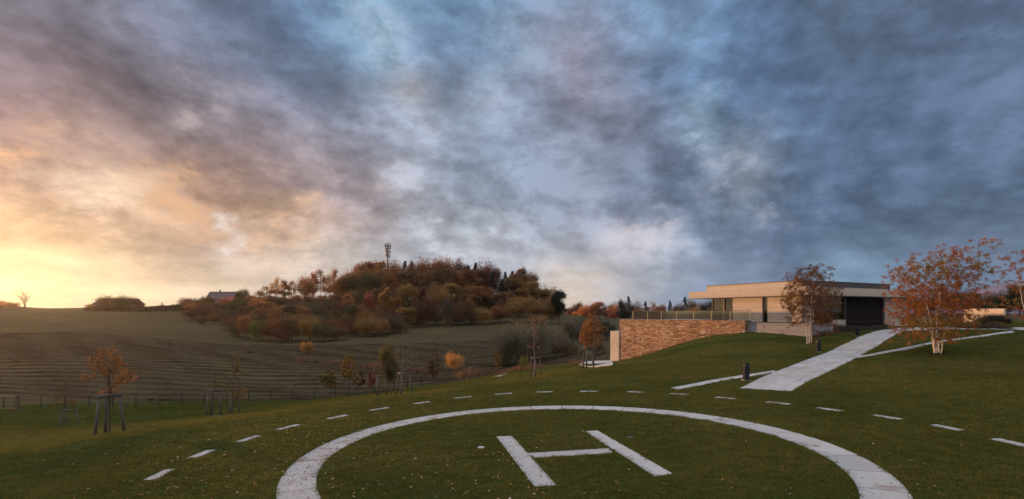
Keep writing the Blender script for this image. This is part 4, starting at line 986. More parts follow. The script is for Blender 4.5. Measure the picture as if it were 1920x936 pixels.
# ------------------------------------------------------------------ far house, barn, mast
def farhouse():
    x, y, _ = AT(419, 563, 243); z = z1(x, y); h = empty('far_house', (x, y, z)); tag(h, 'far house with long dark tiled roof and two skylights on the crest', 'house')
    zt = CZ-(547-HZ)/F*243-z; ze = CZ-(562.5-HZ)/F*243-z; w = 6.9
    mb = MB(); mb.box(-w+.3, w-.3, -3.6, 3.6, -1, ze); mb.build('wall', M['housewall'], h)
    v = [(-w, -4.2, ze-.05), (w, -4.2, ze-.05), (w, 4.2, ze-.05), (-w, 4.2, ze-.05), (-w, 0, zt), (w, 0, zt)]
    r = link('roof', pymesh('roof', v, [[0, 1, 5, 4], [2, 3, 4, 5], [0, 4, 3], [1, 2, 5], [0, 3, 2, 1]]), M['rooftile'], h)
    MB().box(-1.95, -1.45, -.3, .3, zt-.8, zt+1.0).build('chimney', M['galv'], r)
    for sx in (-3.9, -.6):
        t = .62; yy = -4.2+4.2*(1-t)+0; zz = ze+(zt-ze)*(1-t)
        mb = MB(); mb.prism([(sx, -4.2*t-.5), (sx+.75, -4.2*t-.5), (sx+.75, -4.2*t+.5), (sx, -4.2*t+.5)], [zz-.35]*4, [zz-.40+.12, zz-.40+.12, zz+.50, zz+.50]); mb.build('skylight', M['railglass'], r)
    MB().box(-3.5, -3.45, -.1, 0, zt-.2, zt+1.3).build('aerial', M['galv'], r)
farhouse()
x, y, _ = AT(398, 563, 244)
x, y, _ = AT(223, 575, 240); z = z1(x, y); b = empty('barn', (x, y, z)); tag(b, 'barn roof showing behind the large shrubs on the crest', 'barn')
zt = CZ-(560-HZ)/F*240-z; MB().box(-9.4, 9.4, -4, 4, -1, zt*.45).build('wall', M['housewall'], b)
link('roof', pymesh('roof', [(-10, -4.5, zt*.4), (10, -4.5, zt*.4), (10, 4.5, zt*.4), (-10, 4.5, zt*.4), (-8.9, 0, zt), (9.4, 0, zt)], [[0, 1, 5, 4], [2, 3, 4, 5], [0, 4, 3], [1, 2, 5], [0, 3, 2, 1]]), M['rooftile'], b)
x, y, _ = AT(727, 500, 262); z = z1(x, y); ms = empty('radio_mast', (x, y, z)); tag(ms, 'radio mast with ringed antenna platforms rising above the wood', 'mast')
def mz(py): return CZ-(py-HZ)/F*262-z
MB().tube([(0, 0, -1), (0, 0, mz(462))], [.45, .35], 10).build('pole', M['galv'], ms)
for py, r_, hh in ((481, 1.15, .3), (473.5, 1.3, .25), (466.5, 1.55, .25), (461.5, 1.7, .2)):
    mb = MB(); zz = mz(py); n = 14
    mb.prism([(r_*math.cos(2*math.pi*i/n), r_*math.sin(2*math.pi*i/n)) for i in range(n)], zz, zz+hh); pf = mb.build('platform', M['galv'], ms)
    mb = MB()
    for i in range(n): a = 2*math.pi*i/n; mb.tube([(r_*math.cos(a), r_*math.sin(a), zz+hh), (r_*math.cos(a), r_*math.sin(a), zz+hh+1.0)], .06, 4)
    mb.tube([(r_*math.cos(2*math.pi*i/n), r_*math.sin(2*math.pi*i/n), zz+hh+1.0) for i in range(n+1)], .06, 4); mb.build('railing', M['galv'], pf)
for i in range(9):
    a = i*2.2; zz = mz(484-2.9*i); r_ = 1.0+.09*i; MB().box(r_*math.cos(a)-.22, r_*math.cos(a)+.22, r_*math.sin(a)-.2, r_*math.sin(a)+.2, zz, zz+1.5).build('antenna', M['housewall'], ms)

# ------------------------------------------------------------------ birches
def inpoly1(x, y, poly): return bool(inpoly(np.array([x]), np.array([y]), poly)[0])
def envelope_tree(name, base_px, D, poly, stems, ncl, leaves, colour, label, depth, seed, leafsize=.035, cspread=.16, stemmat='birch', leafmat='leaf_near', rb=.022, rstem=.05, droop=.12, dens=None, cat='tree', group=None, col2=None, twigmat=None, hang=.25):
    """crown filled inside an outline given in photo pixels, at its real distance, with real depth"""
    rng = np.random.RandomState(seed)
    x0, y0, _ = AT(base_px[0], base_px[1], D); g = z1(x0, y0); o = empty(name, (x0, y0, g)); tag(o, label, cat, group)
    m = D/F
    P2 = [((px-base_px[0])*m, (base_px[1]-py)*m) for px, py in poly]
    xs, zs = [p[0] for p in P2], [p[1] for p in P2]; x_lo, x_hi = min(xs), max(xs)
    cl = []; tries = 0
    while len(cl) < ncl and tries < ncl*60:
        tries += 1
        x, z = rng.uniform(x_lo, x_hi), rng.uniform(min(zs), max(zs))
        if not inpoly1(x, z, P2): continue
        if dens is not None and rng.rand() > dens(x/m+base_px[0], base_px[1]-z/m): continue
        # half width of the crown at this height sets its depth
        hw = depth*math.sqrt(max(.08, 1-((x-(x_lo+x_hi)/2)/((x_hi-x_lo)/2))**2)); y = rng.uniform(-hw, hw)
        cl.append((x, y, z))
    st = []
    for s in stems:
        P = np.array([((px-base_px[0])*m, yo, (base_px[1]-py)*m) for px, py, yo in s['p']]); n = len(P)
        t = np.linspace(0, 1, n); tt = np.linspace(0, 1, n*4); Pi = np.stack([np.interp(tt, t, P[:, k]) for k in range(3)], 1); Pi[1:-1] += rng.normal(size=Pi[1:-1].shape)*.012
        st.append((Pi, np.linspace(s.get('r', rstem), .008, n*4)))
    segs = attract_tree(st, cl, rng, rb, .0035, droop)
    nst = sum(len(s[0])-1 for s in st)
    tm = tubes_mesh('stems', segs[:nst], 8); link('trunk', setmat(tm, M[stemmat]), None, o)
    bm = tubes_mesh('branches', segs[nst:], 4)
    # twigs hanging from every cluster point
    tw = []; LP = []
    for c in cl:
        c = np.array(c)
        for k in range(4):
            d = rng.normal(size=3)*np.array([1, 1, .6]); d /= np.linalg.norm(d); e = c+d*cspread*rng.uniform(.5, 1.3)-np.array([0, 0, hang*rng.uniform(.2, 1)*cspread*3])
            mid = c+d*cspread*.6; tw += [(c, mid, .004, .003), (mid, e, .003, .0015)]
            nl = max(1, int(leaves/4)); t = rng.uniform(0.1, 1.1, nl)[:, None]; q = np.where(t < .5, c+(mid-c)*t*2, mid+(e-mid)*(t*2-1))+rng.normal(size=(nl, 3))*.045; LP.append(q)
    bm2 = tubes_mesh('branches', segs[nst:]+tw, 3); br = link('branches', setmat(bm2, M[twigmat or 'twig']), None, o)
    bpy.data.meshes.remove(bm)
    if leaves:
        LPa = np.concatenate(LP); V, Qd = quads_from(LPa, leafsize, rng, .0)
        if col2 is not None:
            n1_ = np.sin(LPa[:, 0]*2.1+seed)+np.sin(LPa[:, 2]*1.7+1+seed)+rng.normal(size=len(LPa))*.7; sel = n1_ > .75
            for part, cc in ((~sel, colour), (sel, col2)):
                Vp = V.reshape(-1, 4, 3)[part].reshape(-1, 3); me = npmesh('leaves', Vp, np.arange(len(Vp)).reshape(-1, 4)); c = link('crown', setmat(me, M[leafmat]), None, o); c.color = (*cc, 1)
        else:
            c = link('crown', setmat(npmesh('leaves', V, Qd), M[leafmat]), None, o); c.color = (*colour, 1)
    return o
big_poly = [(1757,640),(1730,632),(1712,628),(1692,640),(1676,645),(1680,622),(1688,600),(1676,590),(1684,560),(1672,535),(1664,512),(1678,500),(1686,488),(1700,480),(1698,466),(1708,470),(1720,482),(1738,492),(1752,484),(1748,470),(1754,458),(1768,470),(1782,462),(1800,452),(1824,443),(1842,452),(1836,470),(1846,482),(1864,490),(1856,506),(1842,522),(1848,530),(1830,540),(1818,556),(1812,580),(1816,600),(1808,624),(1790,618),(1778,630)]
def bdens(px, py):
    d = math.hypot((px-1752)/58, (py-562)/72); return min(1, max(.16, 1.35-.75*d))
envelope_tree('birch_tree', (1759, 663), 30, big_poly,
  [dict(p=[(1752,664,0),(1752,640,0),(1748,610,.05),(1742,575,.1),(1732,540,.15),(1722,515,.1),(1712,490,0)], r=.055),
   dict(p=[(1758,665,.05),(1758,640,.1),(1760,600,.1),(1762,560,0),(1764,520,-.1),(1769,490,-.1),(1776,468,0)], r=.065),
   dict(p=[(1765,662,.15),(1768,640,.3),(1768,600,.5),(1774,560,.6),(1790,510,.6),(1812,470,.4)], r=.05),
   dict(p=[(1755,664,.1),(1753,630,.2),(1747,600,.5),(1735,570,.8),(1722,538,1.0)], r=.035),
   dict(p=[(1761,664,-.1),(1764,630,-.2),(1770,600,-.5),(1782,565,-.9),(1798,530,-1.0)], r=.035)],
  1050, 50, (.31, .100, .018), 'large multi stemmed birch with red orange leaves on the lawn right of the path', 1.9, 4, leafsize=.036, cspread=.17, rb=.013, rstem=.05, dens=bdens, col2=(.21, .14, .02))
b2_poly = [(1517,600),(1500,612),(1486,606),(1490,585),(1476,578),(1463,568),(1474,550),(1480,535),(1478,515),(1484,508),(1500,515),(1508,500),(1520,495),(1530,505),(1545,500),(1548,515),(1560,535),(1576,545),(1570,560),(1574,575),(1562,585),(1566,605),(1555,618),(1545,632),(1535,610)]
envelope_tree('birch_tree', (1517, 645), 38, b2_poly,
  [dict(p=[(1513.5,645,0),(1513,620,0),(1512,590,0),(1508,555,0),(1500,525,0)], r=.045), dict(p=[(1519,645,.1),(1520,610,.1),(1521,570,0),(1524,530,0),(1526,502,0)], r=.05), dict(p=[(1525,644,.25),(1527,610,.4),(1536,570,.6),(1548,530,.6)], r=.035)],
  720, 38, (.17, .070, .020), 'slender multi stemmed birch with sparse brown leaves in front of the house corner', 1.5, 9, leafsize=.040, cspread=.21, rb=.012, col2=(.09, .055, .025))
b3_poly = [(1925,470),(1905,462),(1898,475),(1908,490),(1895,500),(1903,515),(1892,522),(1905,540),(1898,548),(1912,570),(1925,590),(1960,600),(1990,560),(1990,500),(1950,450)]
envelope_tree('birch_tree', (1938, 640), 33, b3_poly, [dict(p=[(1938,640,0),(1938,590,0),(1942,540,0),(1948,480,0)], r=.07), dict(p=[(1938,640,0),(1930,600,.1),(1922,560,.2),(1915,510,.2)], r=.05)], 320, 40, (.26, .09, .03), 'orange birch cut by the right edge of the photograph', 2.0, 14, leafsize=.036, col2=(.18, .12, .02))

# ------------------------------------------------------------------ saplings with stake frames
def stakes(px, py, D, toppy, halfw, label, phase=.4, legs=3, twin=False, low=False):
    x, y, _ = AT(px, py, D); g = z1(x, y); h = (CZ-(toppy-HZ)/F*D)-g; rw = halfw/F*D
    o = empty('stake_frame', (x, y, g)); tag(o, label, 'tree stakes', 'stake frames around the young trees')
    rs_ = np.random.RandomState(int(px)); tops = []
    for k in range(legs):
        a = phase+2*math.pi*k/legs; rr = rw; b_ = (rr*1.22*math.cos(a), rr*1.22*math.sin(a)); t_ = (rr*.82*math.cos(a), rr*.82*math.sin(a))
        gz = z1(x+b_[0], y+b_[1])-g-.1; r0 = .05+.008*rs_.rand(); MB().tube([(b_[0], b_[1], gz), (t_[0]*1.02, t_[1]*1.02, h-.03)], [r0, r0*.85], 8).build('stake', M['stake'], o, smooth=True); tops.append((t_[0], t_[1], h))
    for k in range(legs if legs > 2 else 1):
        a_, b_ = Vector(tops[k]), Vector(tops[(k+1) % legs]); d = (b_-a_).normalized()*.10; MB().tube([a_-d+Vector((0, 0, .02*k)), b_+d+Vector((0, 0, .02*k))], .048, 8).build('crossbar', M['stake'], o, smooth=True)
    if low:
        for k in range(legs):
            a_, b_ = [Vector((v[0]*1.45, v[1]*1.45, .06+z1(x+v[0]*1.4, y+v[1]*1.4)-g)) for v in (tops[k], tops[(k+1) % legs])]; MB().tube([a_, b_], .04, 6).build('crossbar', M['stake'], o, smooth=True)
    return o
SAP = [
 ((127,810),34,(118,770),14,.5,True,'small stake frame with a low ring at its foot, leftmost of all'),
 ((203,822),19.3,(0,743),21,.35,False,'large stake frame nearest the viewer at the left'),
 ((399,782),31,(0,733.5),12,.25,True,'stake frame under the thin sapling before the wire fence'),
 ((437,777),35,(0,748),9,.6,False,'short stakes under the tall leafy sapling right of the thin one'),
 ((654,750),50,(0,719.5),6.5,.3,True,'stake frame under the yellow olive sapling'),
 ((713,741),39,(0,706),9.5,.1,False,'stake frame left of the bare candelabra sapling'),
 ((756,746),34,(0,701),15,.5,False,'stake frame under the bare candelabra sapling'),
 ((812,726),60,(0,707),5,.3,False,'stake frame under the olive orange sapling at the meadow edge'),
 ((885,713),60,(0,690),7,.2,False,'stake frame under the nearly bare sapling left of the willow'),
 ((935,702),76,(0,691),4.5,.3,False,'tiny stake frame beside the pale paved patch'),
 ((1004,713),37,(0,672),10.5,.45,False,'stake frame under the leader tipped with orange leaves before the willow'),
 ((1102,694),38,(0,654),10,.15,True,'stake frame beside the orange trees by the pale court')]
for (b_, D, t_, hw, ph, low, lab) in SAP: stakes(b_[0], b_[1], D, t_[1], hw, lab, ph, 3, False, low)
def st_(*p, r=.03): return [dict(p=[(a_, b_, 0) for a_, b_ in p], r=r)]
def sapling(base, D, poly, stem, ncl, lv_, colour, label, depth, seed, **k):
    far = D >= 50; lv = int(lv_*(3.2 if far else 2.2)); kw = dict(stemmat='bark', rb=.012, cspread=.11, leafsize=.048, hang=.1, droop=0.0, group='young trees held by stakes'); kw.update(k)
    if far: kw['leafsize'] = kw['leafsize']*1.45
    return envelope_tree('young_tree', base, D, poly, stem, ncl, lv, colour, label, depth, seed, **kw)
OR_, BR_, OL_, YO_ = (.30, .11, .022), (.10, .055, .03), (.085, .075, .022), (.20, .12, .024)
sapling((127,810),34,[(118,768),(112,745),(118,735),(106,748),(100,742),(112,728),(116,712),(124,708),(128,730),(138,728),(146,745),(140,765)],st_((127,810),(126,770),(122,740),(122,706),r=.035),46,9,BR_,'dark thin leaved young tree, leftmost of the staked ones',.45,21)
# near oak sapling: leafy tips on rising limbs
tree = [dict(p=[(206,822,0),(205,790,0),(205,745,0),(204,715,0),(203,690,0),(199,672,0)], r=.045), dict(p=[(204,735,0),(216,715,.1),(228,703,.1),(240,700,.1)], r=.02), dict(p=[(204,722,0),(208,700,-.1),(214,680,-.1)], r=.018), dict(p=[(204,728,0),(192,705,.1),(180,692,.1),(172,678,.1)], r=.018), dict(p=[(204,738,0),(188,722,-.15),(172,711,-.15),(160,707,-.15)], r=.016), dict(p=[(204,710,0),(196,690,.15),(188,678,.15)], r=.014), dict(p=[(206,735,0),(213,700,0),(217,665,0),(218,640,0)], r=.010)]
def blobs(*bs):
    def f(px, py): return 1.0 if any(((px-a_)/w)**2+((py-b_)/h)**2 < 1 for a_, b_, w, h in bs) else 0.0
    return f
sapling((205,822),19.3,[(152,740),(152,650),(258,650),(258,740)],tree,150,6,(.19,.085,.02),'young tree with crisp orange brown leaf tufts on the large stake frame',.35,22,dens=blobs((199,662,6,10),(176,680,8,12),(187,688,8,9),(210,688,10,14),(222,678,10,9),(202,698,7,8),(163,708,9,5),(233,704,10,14),(247,706,8,6),(222,712,9,7),(203,733,5,5),(216,722,6,4),(196,690,5,9)),cspread=.055,leafsize=.040,twigmat='bark')
sapling((399,782),31,[(388,730),(385,715),(390,705),(400,690),(404,680),(408,700),(416,715),(412,728)],st_((400,782),(400,735),(402,700),(404,682),r=.03),26,8,OL_,'very thin olive leaved young tree before the wire fence',.3,23,leafsize=.028)
sapling((435,777),35,[(425,745),(427,720),(436,706),(432,690),(436,668),(446,668),(456,690),(450,700),(442,706),(440,722),(462,728),(458,742),(440,748)],st_((436,777),(437,740),(440,705),(439,668),r=.035),60,16,OL_,'tall green leaved young tree with a separate upper tuft',.35,24,col2=YO_)
sapling((619,749),50,[(603,718),(600,705),(612,698),(618,690),(626,698),(631,710),(628,726),(610,728)],st_((619.5,749),(619,728),(618,700),r=.06),55,16,OL_,'young round headed tree on a single trunk, dark with an orange left side',.8,25,col2=OR_,cspread=.16,leafsize=.05)
sapling((654,750),50,[(644,712),(640,695),(646,680),(648,670),(660,672),(660,685),(666,700),(658,714)],st_((654,750),(654,715),(654,680),r=.05),60,14,(.13,.10,.022),'yellow olive young tree with tall uneven crown',.7,26,col2=YO_,cspread=.15,leafsize=.05)
sapling((672.5,747),54,[(662,720),(660,706),(670,695),(682,702),(684,716),(676,724)],st_((673.5,747),(673,722),(672,700),r=.06),50,16,BR_,'small dark round headed young tree right of the yellow olive one',.8,27,col2=OL_,cspread=.16,leafsize=.05)
sapling((696,742),58,[(690,720),(689,704),(696,692),(704,702),(703,718)],st_((696,742),(696,700),r=.05),34,14,(.13,.045,.03),'small reddish brown young tree left of the candelabra sapling',.6,28,cspread=.15,leafsize=.05)
sapling((714,741),39,[(702,704),(700,688),(712,672),(728,682),(726,698),(716,708)],st_((714,741),(715,700),(716,674),r=.05),50,3,(.07,.06,.04),'grey airy leafless young tree on stakes',.6,29,stemmat='twig')
cand = [dict(p=[(755.5,746,0),(755,700,0),(755,670,0),(755,640,0),(756,616,0)], r=.035)]
for a_ in ((743,668),(748,655),(764,655),(772,664),(781,668),(768,645),(740,660),(776,652)):
    zy = a_[1]+16; cand.append(dict(p=[(755,min(700, zy+16),0),((755+a_[0])/2,zy+2,.1*(a_[0] % 3-1)),(a_[0],zy-6,.15*(a_[0] % 3-1)),(a_[0]+.5,a_[1]-16,.2*(a_[0] % 3-1))], r=.014))
envelope_tree('young_tree',(755.5,746),34,[(742,690),(740,650),(755,620),(772,640),(780,660),(770,690)],cand,22,0,OR_,'leafless pale barked candelabra shaped young tree on stakes',.4,30,stemmat='paletwig',twigmat='paletwig',rb=.008,cspread=.10,group='young trees held by stakes')
sapling((812,726),60,[(803,700),(802,682),(808,668),(816,660),(824,672),(824,692),(818,706)],st_((813,726),(813,700),(814,668),r=.05),60,13,(.13,.075,.022),'olive orange narrow young tree at the meadow edge',.8,31,cspread=.17,leafsize=.055)
sapling((887,713),60,[(880,684),(878,664),(886,644),(896,664),(894,682)],st_((887,713),(887,680),(886,640),r=.04),26,1,(.08,.06,.04),'nearly bare thin young tree left of the willow',.7,32,stemmat='twig')
sapling((935,702),76,[(929,692),(928,670),(935,655),(941,672),(941,690)],st_((935,702),(935,660),r=.05),34,12,(.16,.10,.022),'yellow brown slim young tree beside the pale paved patch',.8,33,cspread=.18,leafsize=.06)
ld = [dict(p=[(1002,713,0),(1002,672,0),(1001,640,0),(1000,610,0),(1000,590,0)], r=.04)]
for a_, b_ in ((988,660),(1012,656),(1016,664),(992,645),(1009,636),(1006,622),(985,668),(1018,650)): ld.append(dict(p=[(1001.5,min(675, b_+18),0),((1001+a_)/2,b_+6,.1*(a_ % 3-1)),(a_,b_-8,.2*(a_ % 3-1))], r=.012))
envelope_tree('young_tree',(1002,713),37,[(986,668),(986,650),(996,620),(998,590),(1004,590),(1012,615),(1018,655),(1014,670)],ld,40,5,(.34,.10,.03),'slim nearly bare young tree tipped with orange leaves before the willow',.5,34,stemmat='paletwig',twigmat='paletwig',rb=.010,cspread=.10,leafsize=.035,hang=.1,droop=0,group='young trees held by stakes',dens=lambda px, py: 1 if py < 630 else .35)
sapling((1101,694),38,[(1090,645),(1088,632),(1094,612),(1100,597),(1108,604),(1112,625),(1110,646),(1098,650)],st_((1100,694),(1100,650),(1101,610),r=.045),110,18,(.24,.105,.024),'orange leaved young tree directly on the stakes by the court',.8,35,cspread=.14,leafsize=.045)
envelope_tree('autumn_tree',(1112,684),52,[(1096,645),(1086,628),(1096,600),(1108,588),(1122,596),(1130,612),(1140,610),(1134,622),(1126,640),(1124,650),(1110,652)],[dict(p=[(1112,684,0),(1112,650,0),(1112,610,0),(1110,592,0)], r=.13)],200,20,(.20,.095,.024),'orange brown tree with clean grey trunk standing in the pale court',1.3,36,stemmat='stake',cspread=.2,leafsize=.06,hang=.1,droop=0,col2=(.12,.07,.022))

# ------------------------------------------------------------------ wire fence with gate
fa = empty('wire_fence', AT(200, 764, 53)); tag(fa, 'low green wire fence between the lawn and the meadow', 'fence'); FI = Matrix.Translation(fa.location).inverted()
fpx = [36,77,122,167.5,211,254.7,298,341,383,425,466.6,507.8,548,589,628.5,667.7,703.4,739,764,790]
fp = [];
for q in fpx:
    D = 52+max(0, (q-60))*.0155; x = (q-960)/F*D; fp.append(Vector((x, D, z1(x, D))))
for p in fp:
    mb = MB(); mb.tube([p-Vector((0, 0, .2)), p+Vector((0, 0, 1.45))], .055, 6); o = mb.build('post', M['greenwire']); o.parent = fa; o.matrix_parent_inverse = FI
mb = MB()
for a_, b_ in zip(fp[:-1], fp[1:]):
    for hh in (.1, .3, .5, .7, .9, 1.1, 1.3): mb.tube([a_+Vector((0, 0, hh)), b_+Vector((0, 0, hh))], .005, 3, False)
    for k in range(1, 12): q = a_.lerp(b_, k/12); mb.tube([q+Vector((0, 0, .08)), q+Vector((0, 0, 1.32))], .004, 3, False)
o = mb.build('wire_mesh', M['greenwire']); o.parent = fa; o.matrix_parent_inverse = FI
g0 = Vector(AT(32, 770, 50.5)); g0.z = z1(g0.x, g0.y); ga = empty('gate', g0); tag(ga, 'timber framed gate in the fence at the far left', 'gate'); GI = Matrix.Translation(g0).inverted()
for t, r_, nm in ((0, .11, 'post'),(-3.8, .09, 'post')):
    mb = MB(); mb.box(g0.x+t-r_, g0.x+t+r_, g0.y-r_, g0.y+r_, g0.z-.3, g0.z+1.6); o = mb.build(nm, M['bark']); o.parent = ga; o.matrix_parent_inverse = GI
for hh in (.25, 1.5):
    mb = MB(); mb.box(g0.x-3.7, g0.x-.12, g0.y-.03, g0.y+.03, g0.z+hh-.045, g0.z+hh+.045); o = mb.build('rail', M['gatewood']); o.parent = ga; o.matrix_parent_inverse = GI
mb = MB(); mb.box(g0.x-1.45, g0.x-1.37, g0.y-.04, g0.y+.04, g0.z+.2, g0.z+1.5)
for k in range(12): mb.box(g0.x-3.6+k*.29, g0.x-3.59+k*.29, g0.y-.004, g0.y+.004, g0.z+.3, g0.z+1.45)
o = mb.build('bars', M['greenwire']); o.parent = ga; o.matrix_parent_inverse = GI

# ------------------------------------------------------------------ meadow swaths, brush, borders
rng = np.random.RandomState(8)
VV, QQ = [], []; nb = 0
for i, D in enumerate(np.cumsum(np.r_[61, 3.0+.032*np.arange(22)])):
    xs = np.arange(-1.15*D-8, (.0 if D > 75 else -.12)*D+min(14, (D-60)*.9), .7); base_y = D+1.6*np.sin(xs/17+i*.13)+.5*np.sin(xs/6.1+i)
    w = .28+.12*np.sin(xs/3.1+i*2)+.1*rng.normal(size=len(xs)); hgt = (.28+.09*np.sin(xs/2.3+i*1.7)+.05*rng.normal(size=len(xs)))*np.clip((np.sin(xs/9+i*2.2)+1.7), .35, 1)
    gz = Z(xs, base_y); z0 = Z(xs, base_y-w)-.03; z2 = Z(xs, base_y+w)-.03; n = len(xs)
    V = np.stack([np.c_[xs, base_y-w, z0], np.c_[xs, base_y-w*.4, gz+hgt*.9], np.c_[xs, base_y+w*.4, gz+hgt], np.c_[xs, base_y+w, z2]], 1).reshape(-1, 3)
    k = np.arange(n-1)[:, None]*4+nb
    for j in range(3): QQ.append(np.c_[k+j, k+4+j, k+5+j, k+1+j])
    VV.append(V); nb += len(V)
hm = npmesh('hay_swaths', np.concatenate(VV), np.concatenate(QQ), True)
link('hay_swaths', hm, simple('hay_swath', (.040, .030, .018), 1.0, 3, .5, .9, .05, bdist=.1)); tag(bpy.data.objects['hay_swaths'], 'rows of cut hay curving across the brown meadow', 'hay', kind='stuff')
# rough brush strip at the foot of the meadow
def brush(name, pts, n, hgt, colour, label, size=.05, seed=1, spread=1.5):
    rng = np.random.RandomState(seed); P = []; S = []
    for _ in range(n):
        k = rng.randint(len(pts)-1); t = rng.rand(); a_, b_ = pts[k], pts[k+1]; px = a_[0]+(b_[0]-a_[0])*t; D = a_[1]+(b_[1]-a_[1])*t+rng.normal()*spread; x = (px-960)/F*D+rng.normal()*.3; P.append((x, D))
    P = np.array(P); g = Z(P[:, 0], P[:, 1]); h = hgt*(.4+.6*rng.rand(n))*(.75+.35*np.sin(P[:, 0]*.7)+.2*np.sin(P[:, 0]*.23+1)); 
    tip = np.c_[P+rng.normal(size=(n, 2))*.22*hgt, g+h]; b_ = np.c_[P, g-.05]; w = np.c_[rng.normal(size=(n, 2))*size, np.zeros(n)]
    V = np.stack([b_-w, b_+w, tip], 1).reshape(-1, 3); Fc = np.arange(3*n).reshape(-1, 3)
    m = npmesh(name, V, Fc); q = np.repeat(b_+(tip-b_)*.6, 2, 0)+rng.normal(size=(2*n, 3))*.12*hgt; V2, Q2 = quads_from(q, size*1.1, rng)
    V3 = np.concatenate([V, V2]); me = bpy.data.meshes.new(name)
    me.from_pydata(V3.tolist(), [], Fc.tolist()+(Q2+len(V)).tolist()); me.update(); bpy.data.meshes.remove(m)
    o = link(name, me, M['leaf']); o.color = (*colour, 1); tag(o, label, 'undergrowth', kind='stuff'); return o
brush('brush_strip', [(560,96),(640,93),(720,88),(800,84),(860,82)], 6000, 1.0, (.13,.085,.06), 'reddish brown rough brush strip crossing the meadow', .07, 1, 1.6)
brush('brush_strip', [(855,79),(930,77),(1000,72),(1050,70),(1085,72)], 9000, 1.3, (.12,.075,.048), 'brown rough brush along the lawn edge at the willow foot', .06, 2, 2.0)
brush('brush_strip', [(160,232),(240,228),(300,226),(345,226)], 4000, 1.9, (.06,.042,.026), 'low dark scrub strip under the barn on the crest', .25, 3, 3)
brush('lavender_border', [(1556,44.6),(1600,45.6),(1640,46.3),(1665,46.5)], 3200, .75, (.085,.065,.060), 'dry lavender border in front of the garage door', .014, 4, .35)
brush('lavender_border', [(1790,48),(1830,48.5),(1892,48)], 3000, .65, (.09,.055,.048), 'dry brown border between the drive and the lawn on the right', .014, 5, .35)
brush('planting_bed', [(1528,41.6),(1560,43.8)], 900, .6, (.10,.06,.035), 'small dry plants at the foot of the house beside the slender birch', .014, 6, .3)
# dark hedge in front of the garden wall
for px, ty, D, w, lab in ((1852,589,56,34,'rounded dark green shrub left in front of the garden wall'),(1868,588,57,36,'rounded dark green shrub centred in front of the garden wall'),(1884,595,56,30,'rounded dark green shrub at the right end of the garden wall'),(1838,598,55,26,'lowest dark green shrub at the left of the garden wall row')):
    plant('evergreen_shrub', ('bush', px % 2), px, ty, D, w, 'dark', lab, 'shrub', 'dark shrubs before the garden wall')
envelope_tree('small_shrub', (1467, 623.5), 42, [(1460,618),(1458,612),(1466,605),(1474,610),(1476,618)], [dict(p=[(1467,623,0),(1467,610,0)], r=.012)], 14, 5, (.12,.07,.03), 'tiny bare shrub in front of the grey retaining wall', .3, 41, leafsize=.025, cspread=.1, stemmat='bark', cat='shrub')

# ------------------------------------------------------------------ lawn blades and fallen leaves
def not_blocked(P):
    keep = np.ones(len(P), bool)
    r = np.hypot(P[:, 0]-PC[0], P[:, 1]-PC[1]); a = np.arctan2(P[:, 1]-PC[1], P[:, 0]-PC[0])
    rr = cf[0]+sum(cf[1+2*(k-1)]*np.cos(k*a)+cf[2+2*(k-1)]*np.sin(k*a) for k in (1, 2, 3))
    keep &= ~((r < rr-.012) & (r > rr-rw+.012))
    for q in BLOCKS:
        xs = [p[0] for p in q]; ys = [p[1] for p in q]; i = np.where((P[:, 0] > min(xs)) & (P[:, 0] < max(xs)) & (P[:, 1] > min(ys)) & (P[:, 1] < max(ys)))[0]
        if len(i): keep[i[inpoly(P[i, 0], P[i, 1], q)]] = False
    return keep
globals()['rw'] = .74
rng = np.random.RandomState(12)
PTS = []; SCL = []
for D0_, D1_, dens_, sc in ((5.5, 13, 190, 1.35), (13, 22, 95, 1.6), (22, 34, 42, 2.0), (34, 66, 13, 2.8)):
    A0 = 1.14*(D1_**2-D0_**2); n = int(A0*dens_)
    D = np.sqrt(rng.uniform(D0_**2, D1_**2, n)); t = rng.uniform(-1.14, 1.14, n); P = np.c_[t*D, D]
    ok = inpoly(P[:, 0], P[:, 1], LAWN) & not_blocked(P)
    ok &= ~((P[:, 0] > 21) & (P[:, 1] > 47.5+.0*P[:, 0]) & (P[:, 0] < 52))
    P = P[ok]; PTS.append(P); SCL.append(np.full(len(P), sc)*rng.uniform(.75, 1.25, len(P)))
P = np.concatenate(PTS); S = np.concatenate(SCL)
pm = bpy.data.meshes.new('lawn_grass'); pm.vertices.add(len(P)); pm.vertices.foreach_set('co', np.c_[P, Z(P[:, 0], P[:, 1])-.004].astype(np.float32).ravel())
at_ = pm.attributes.new('sc', 'FLOAT', 'POINT'); at_.data.foreach_set('value', S.astype(np.float32))
at_ = pm.attributes.new('rz', 'FLOAT', 'POINT'); at_.data.foreach_set('value', rng.uniform(0, 6.28, len(P)).astype(np.float32))
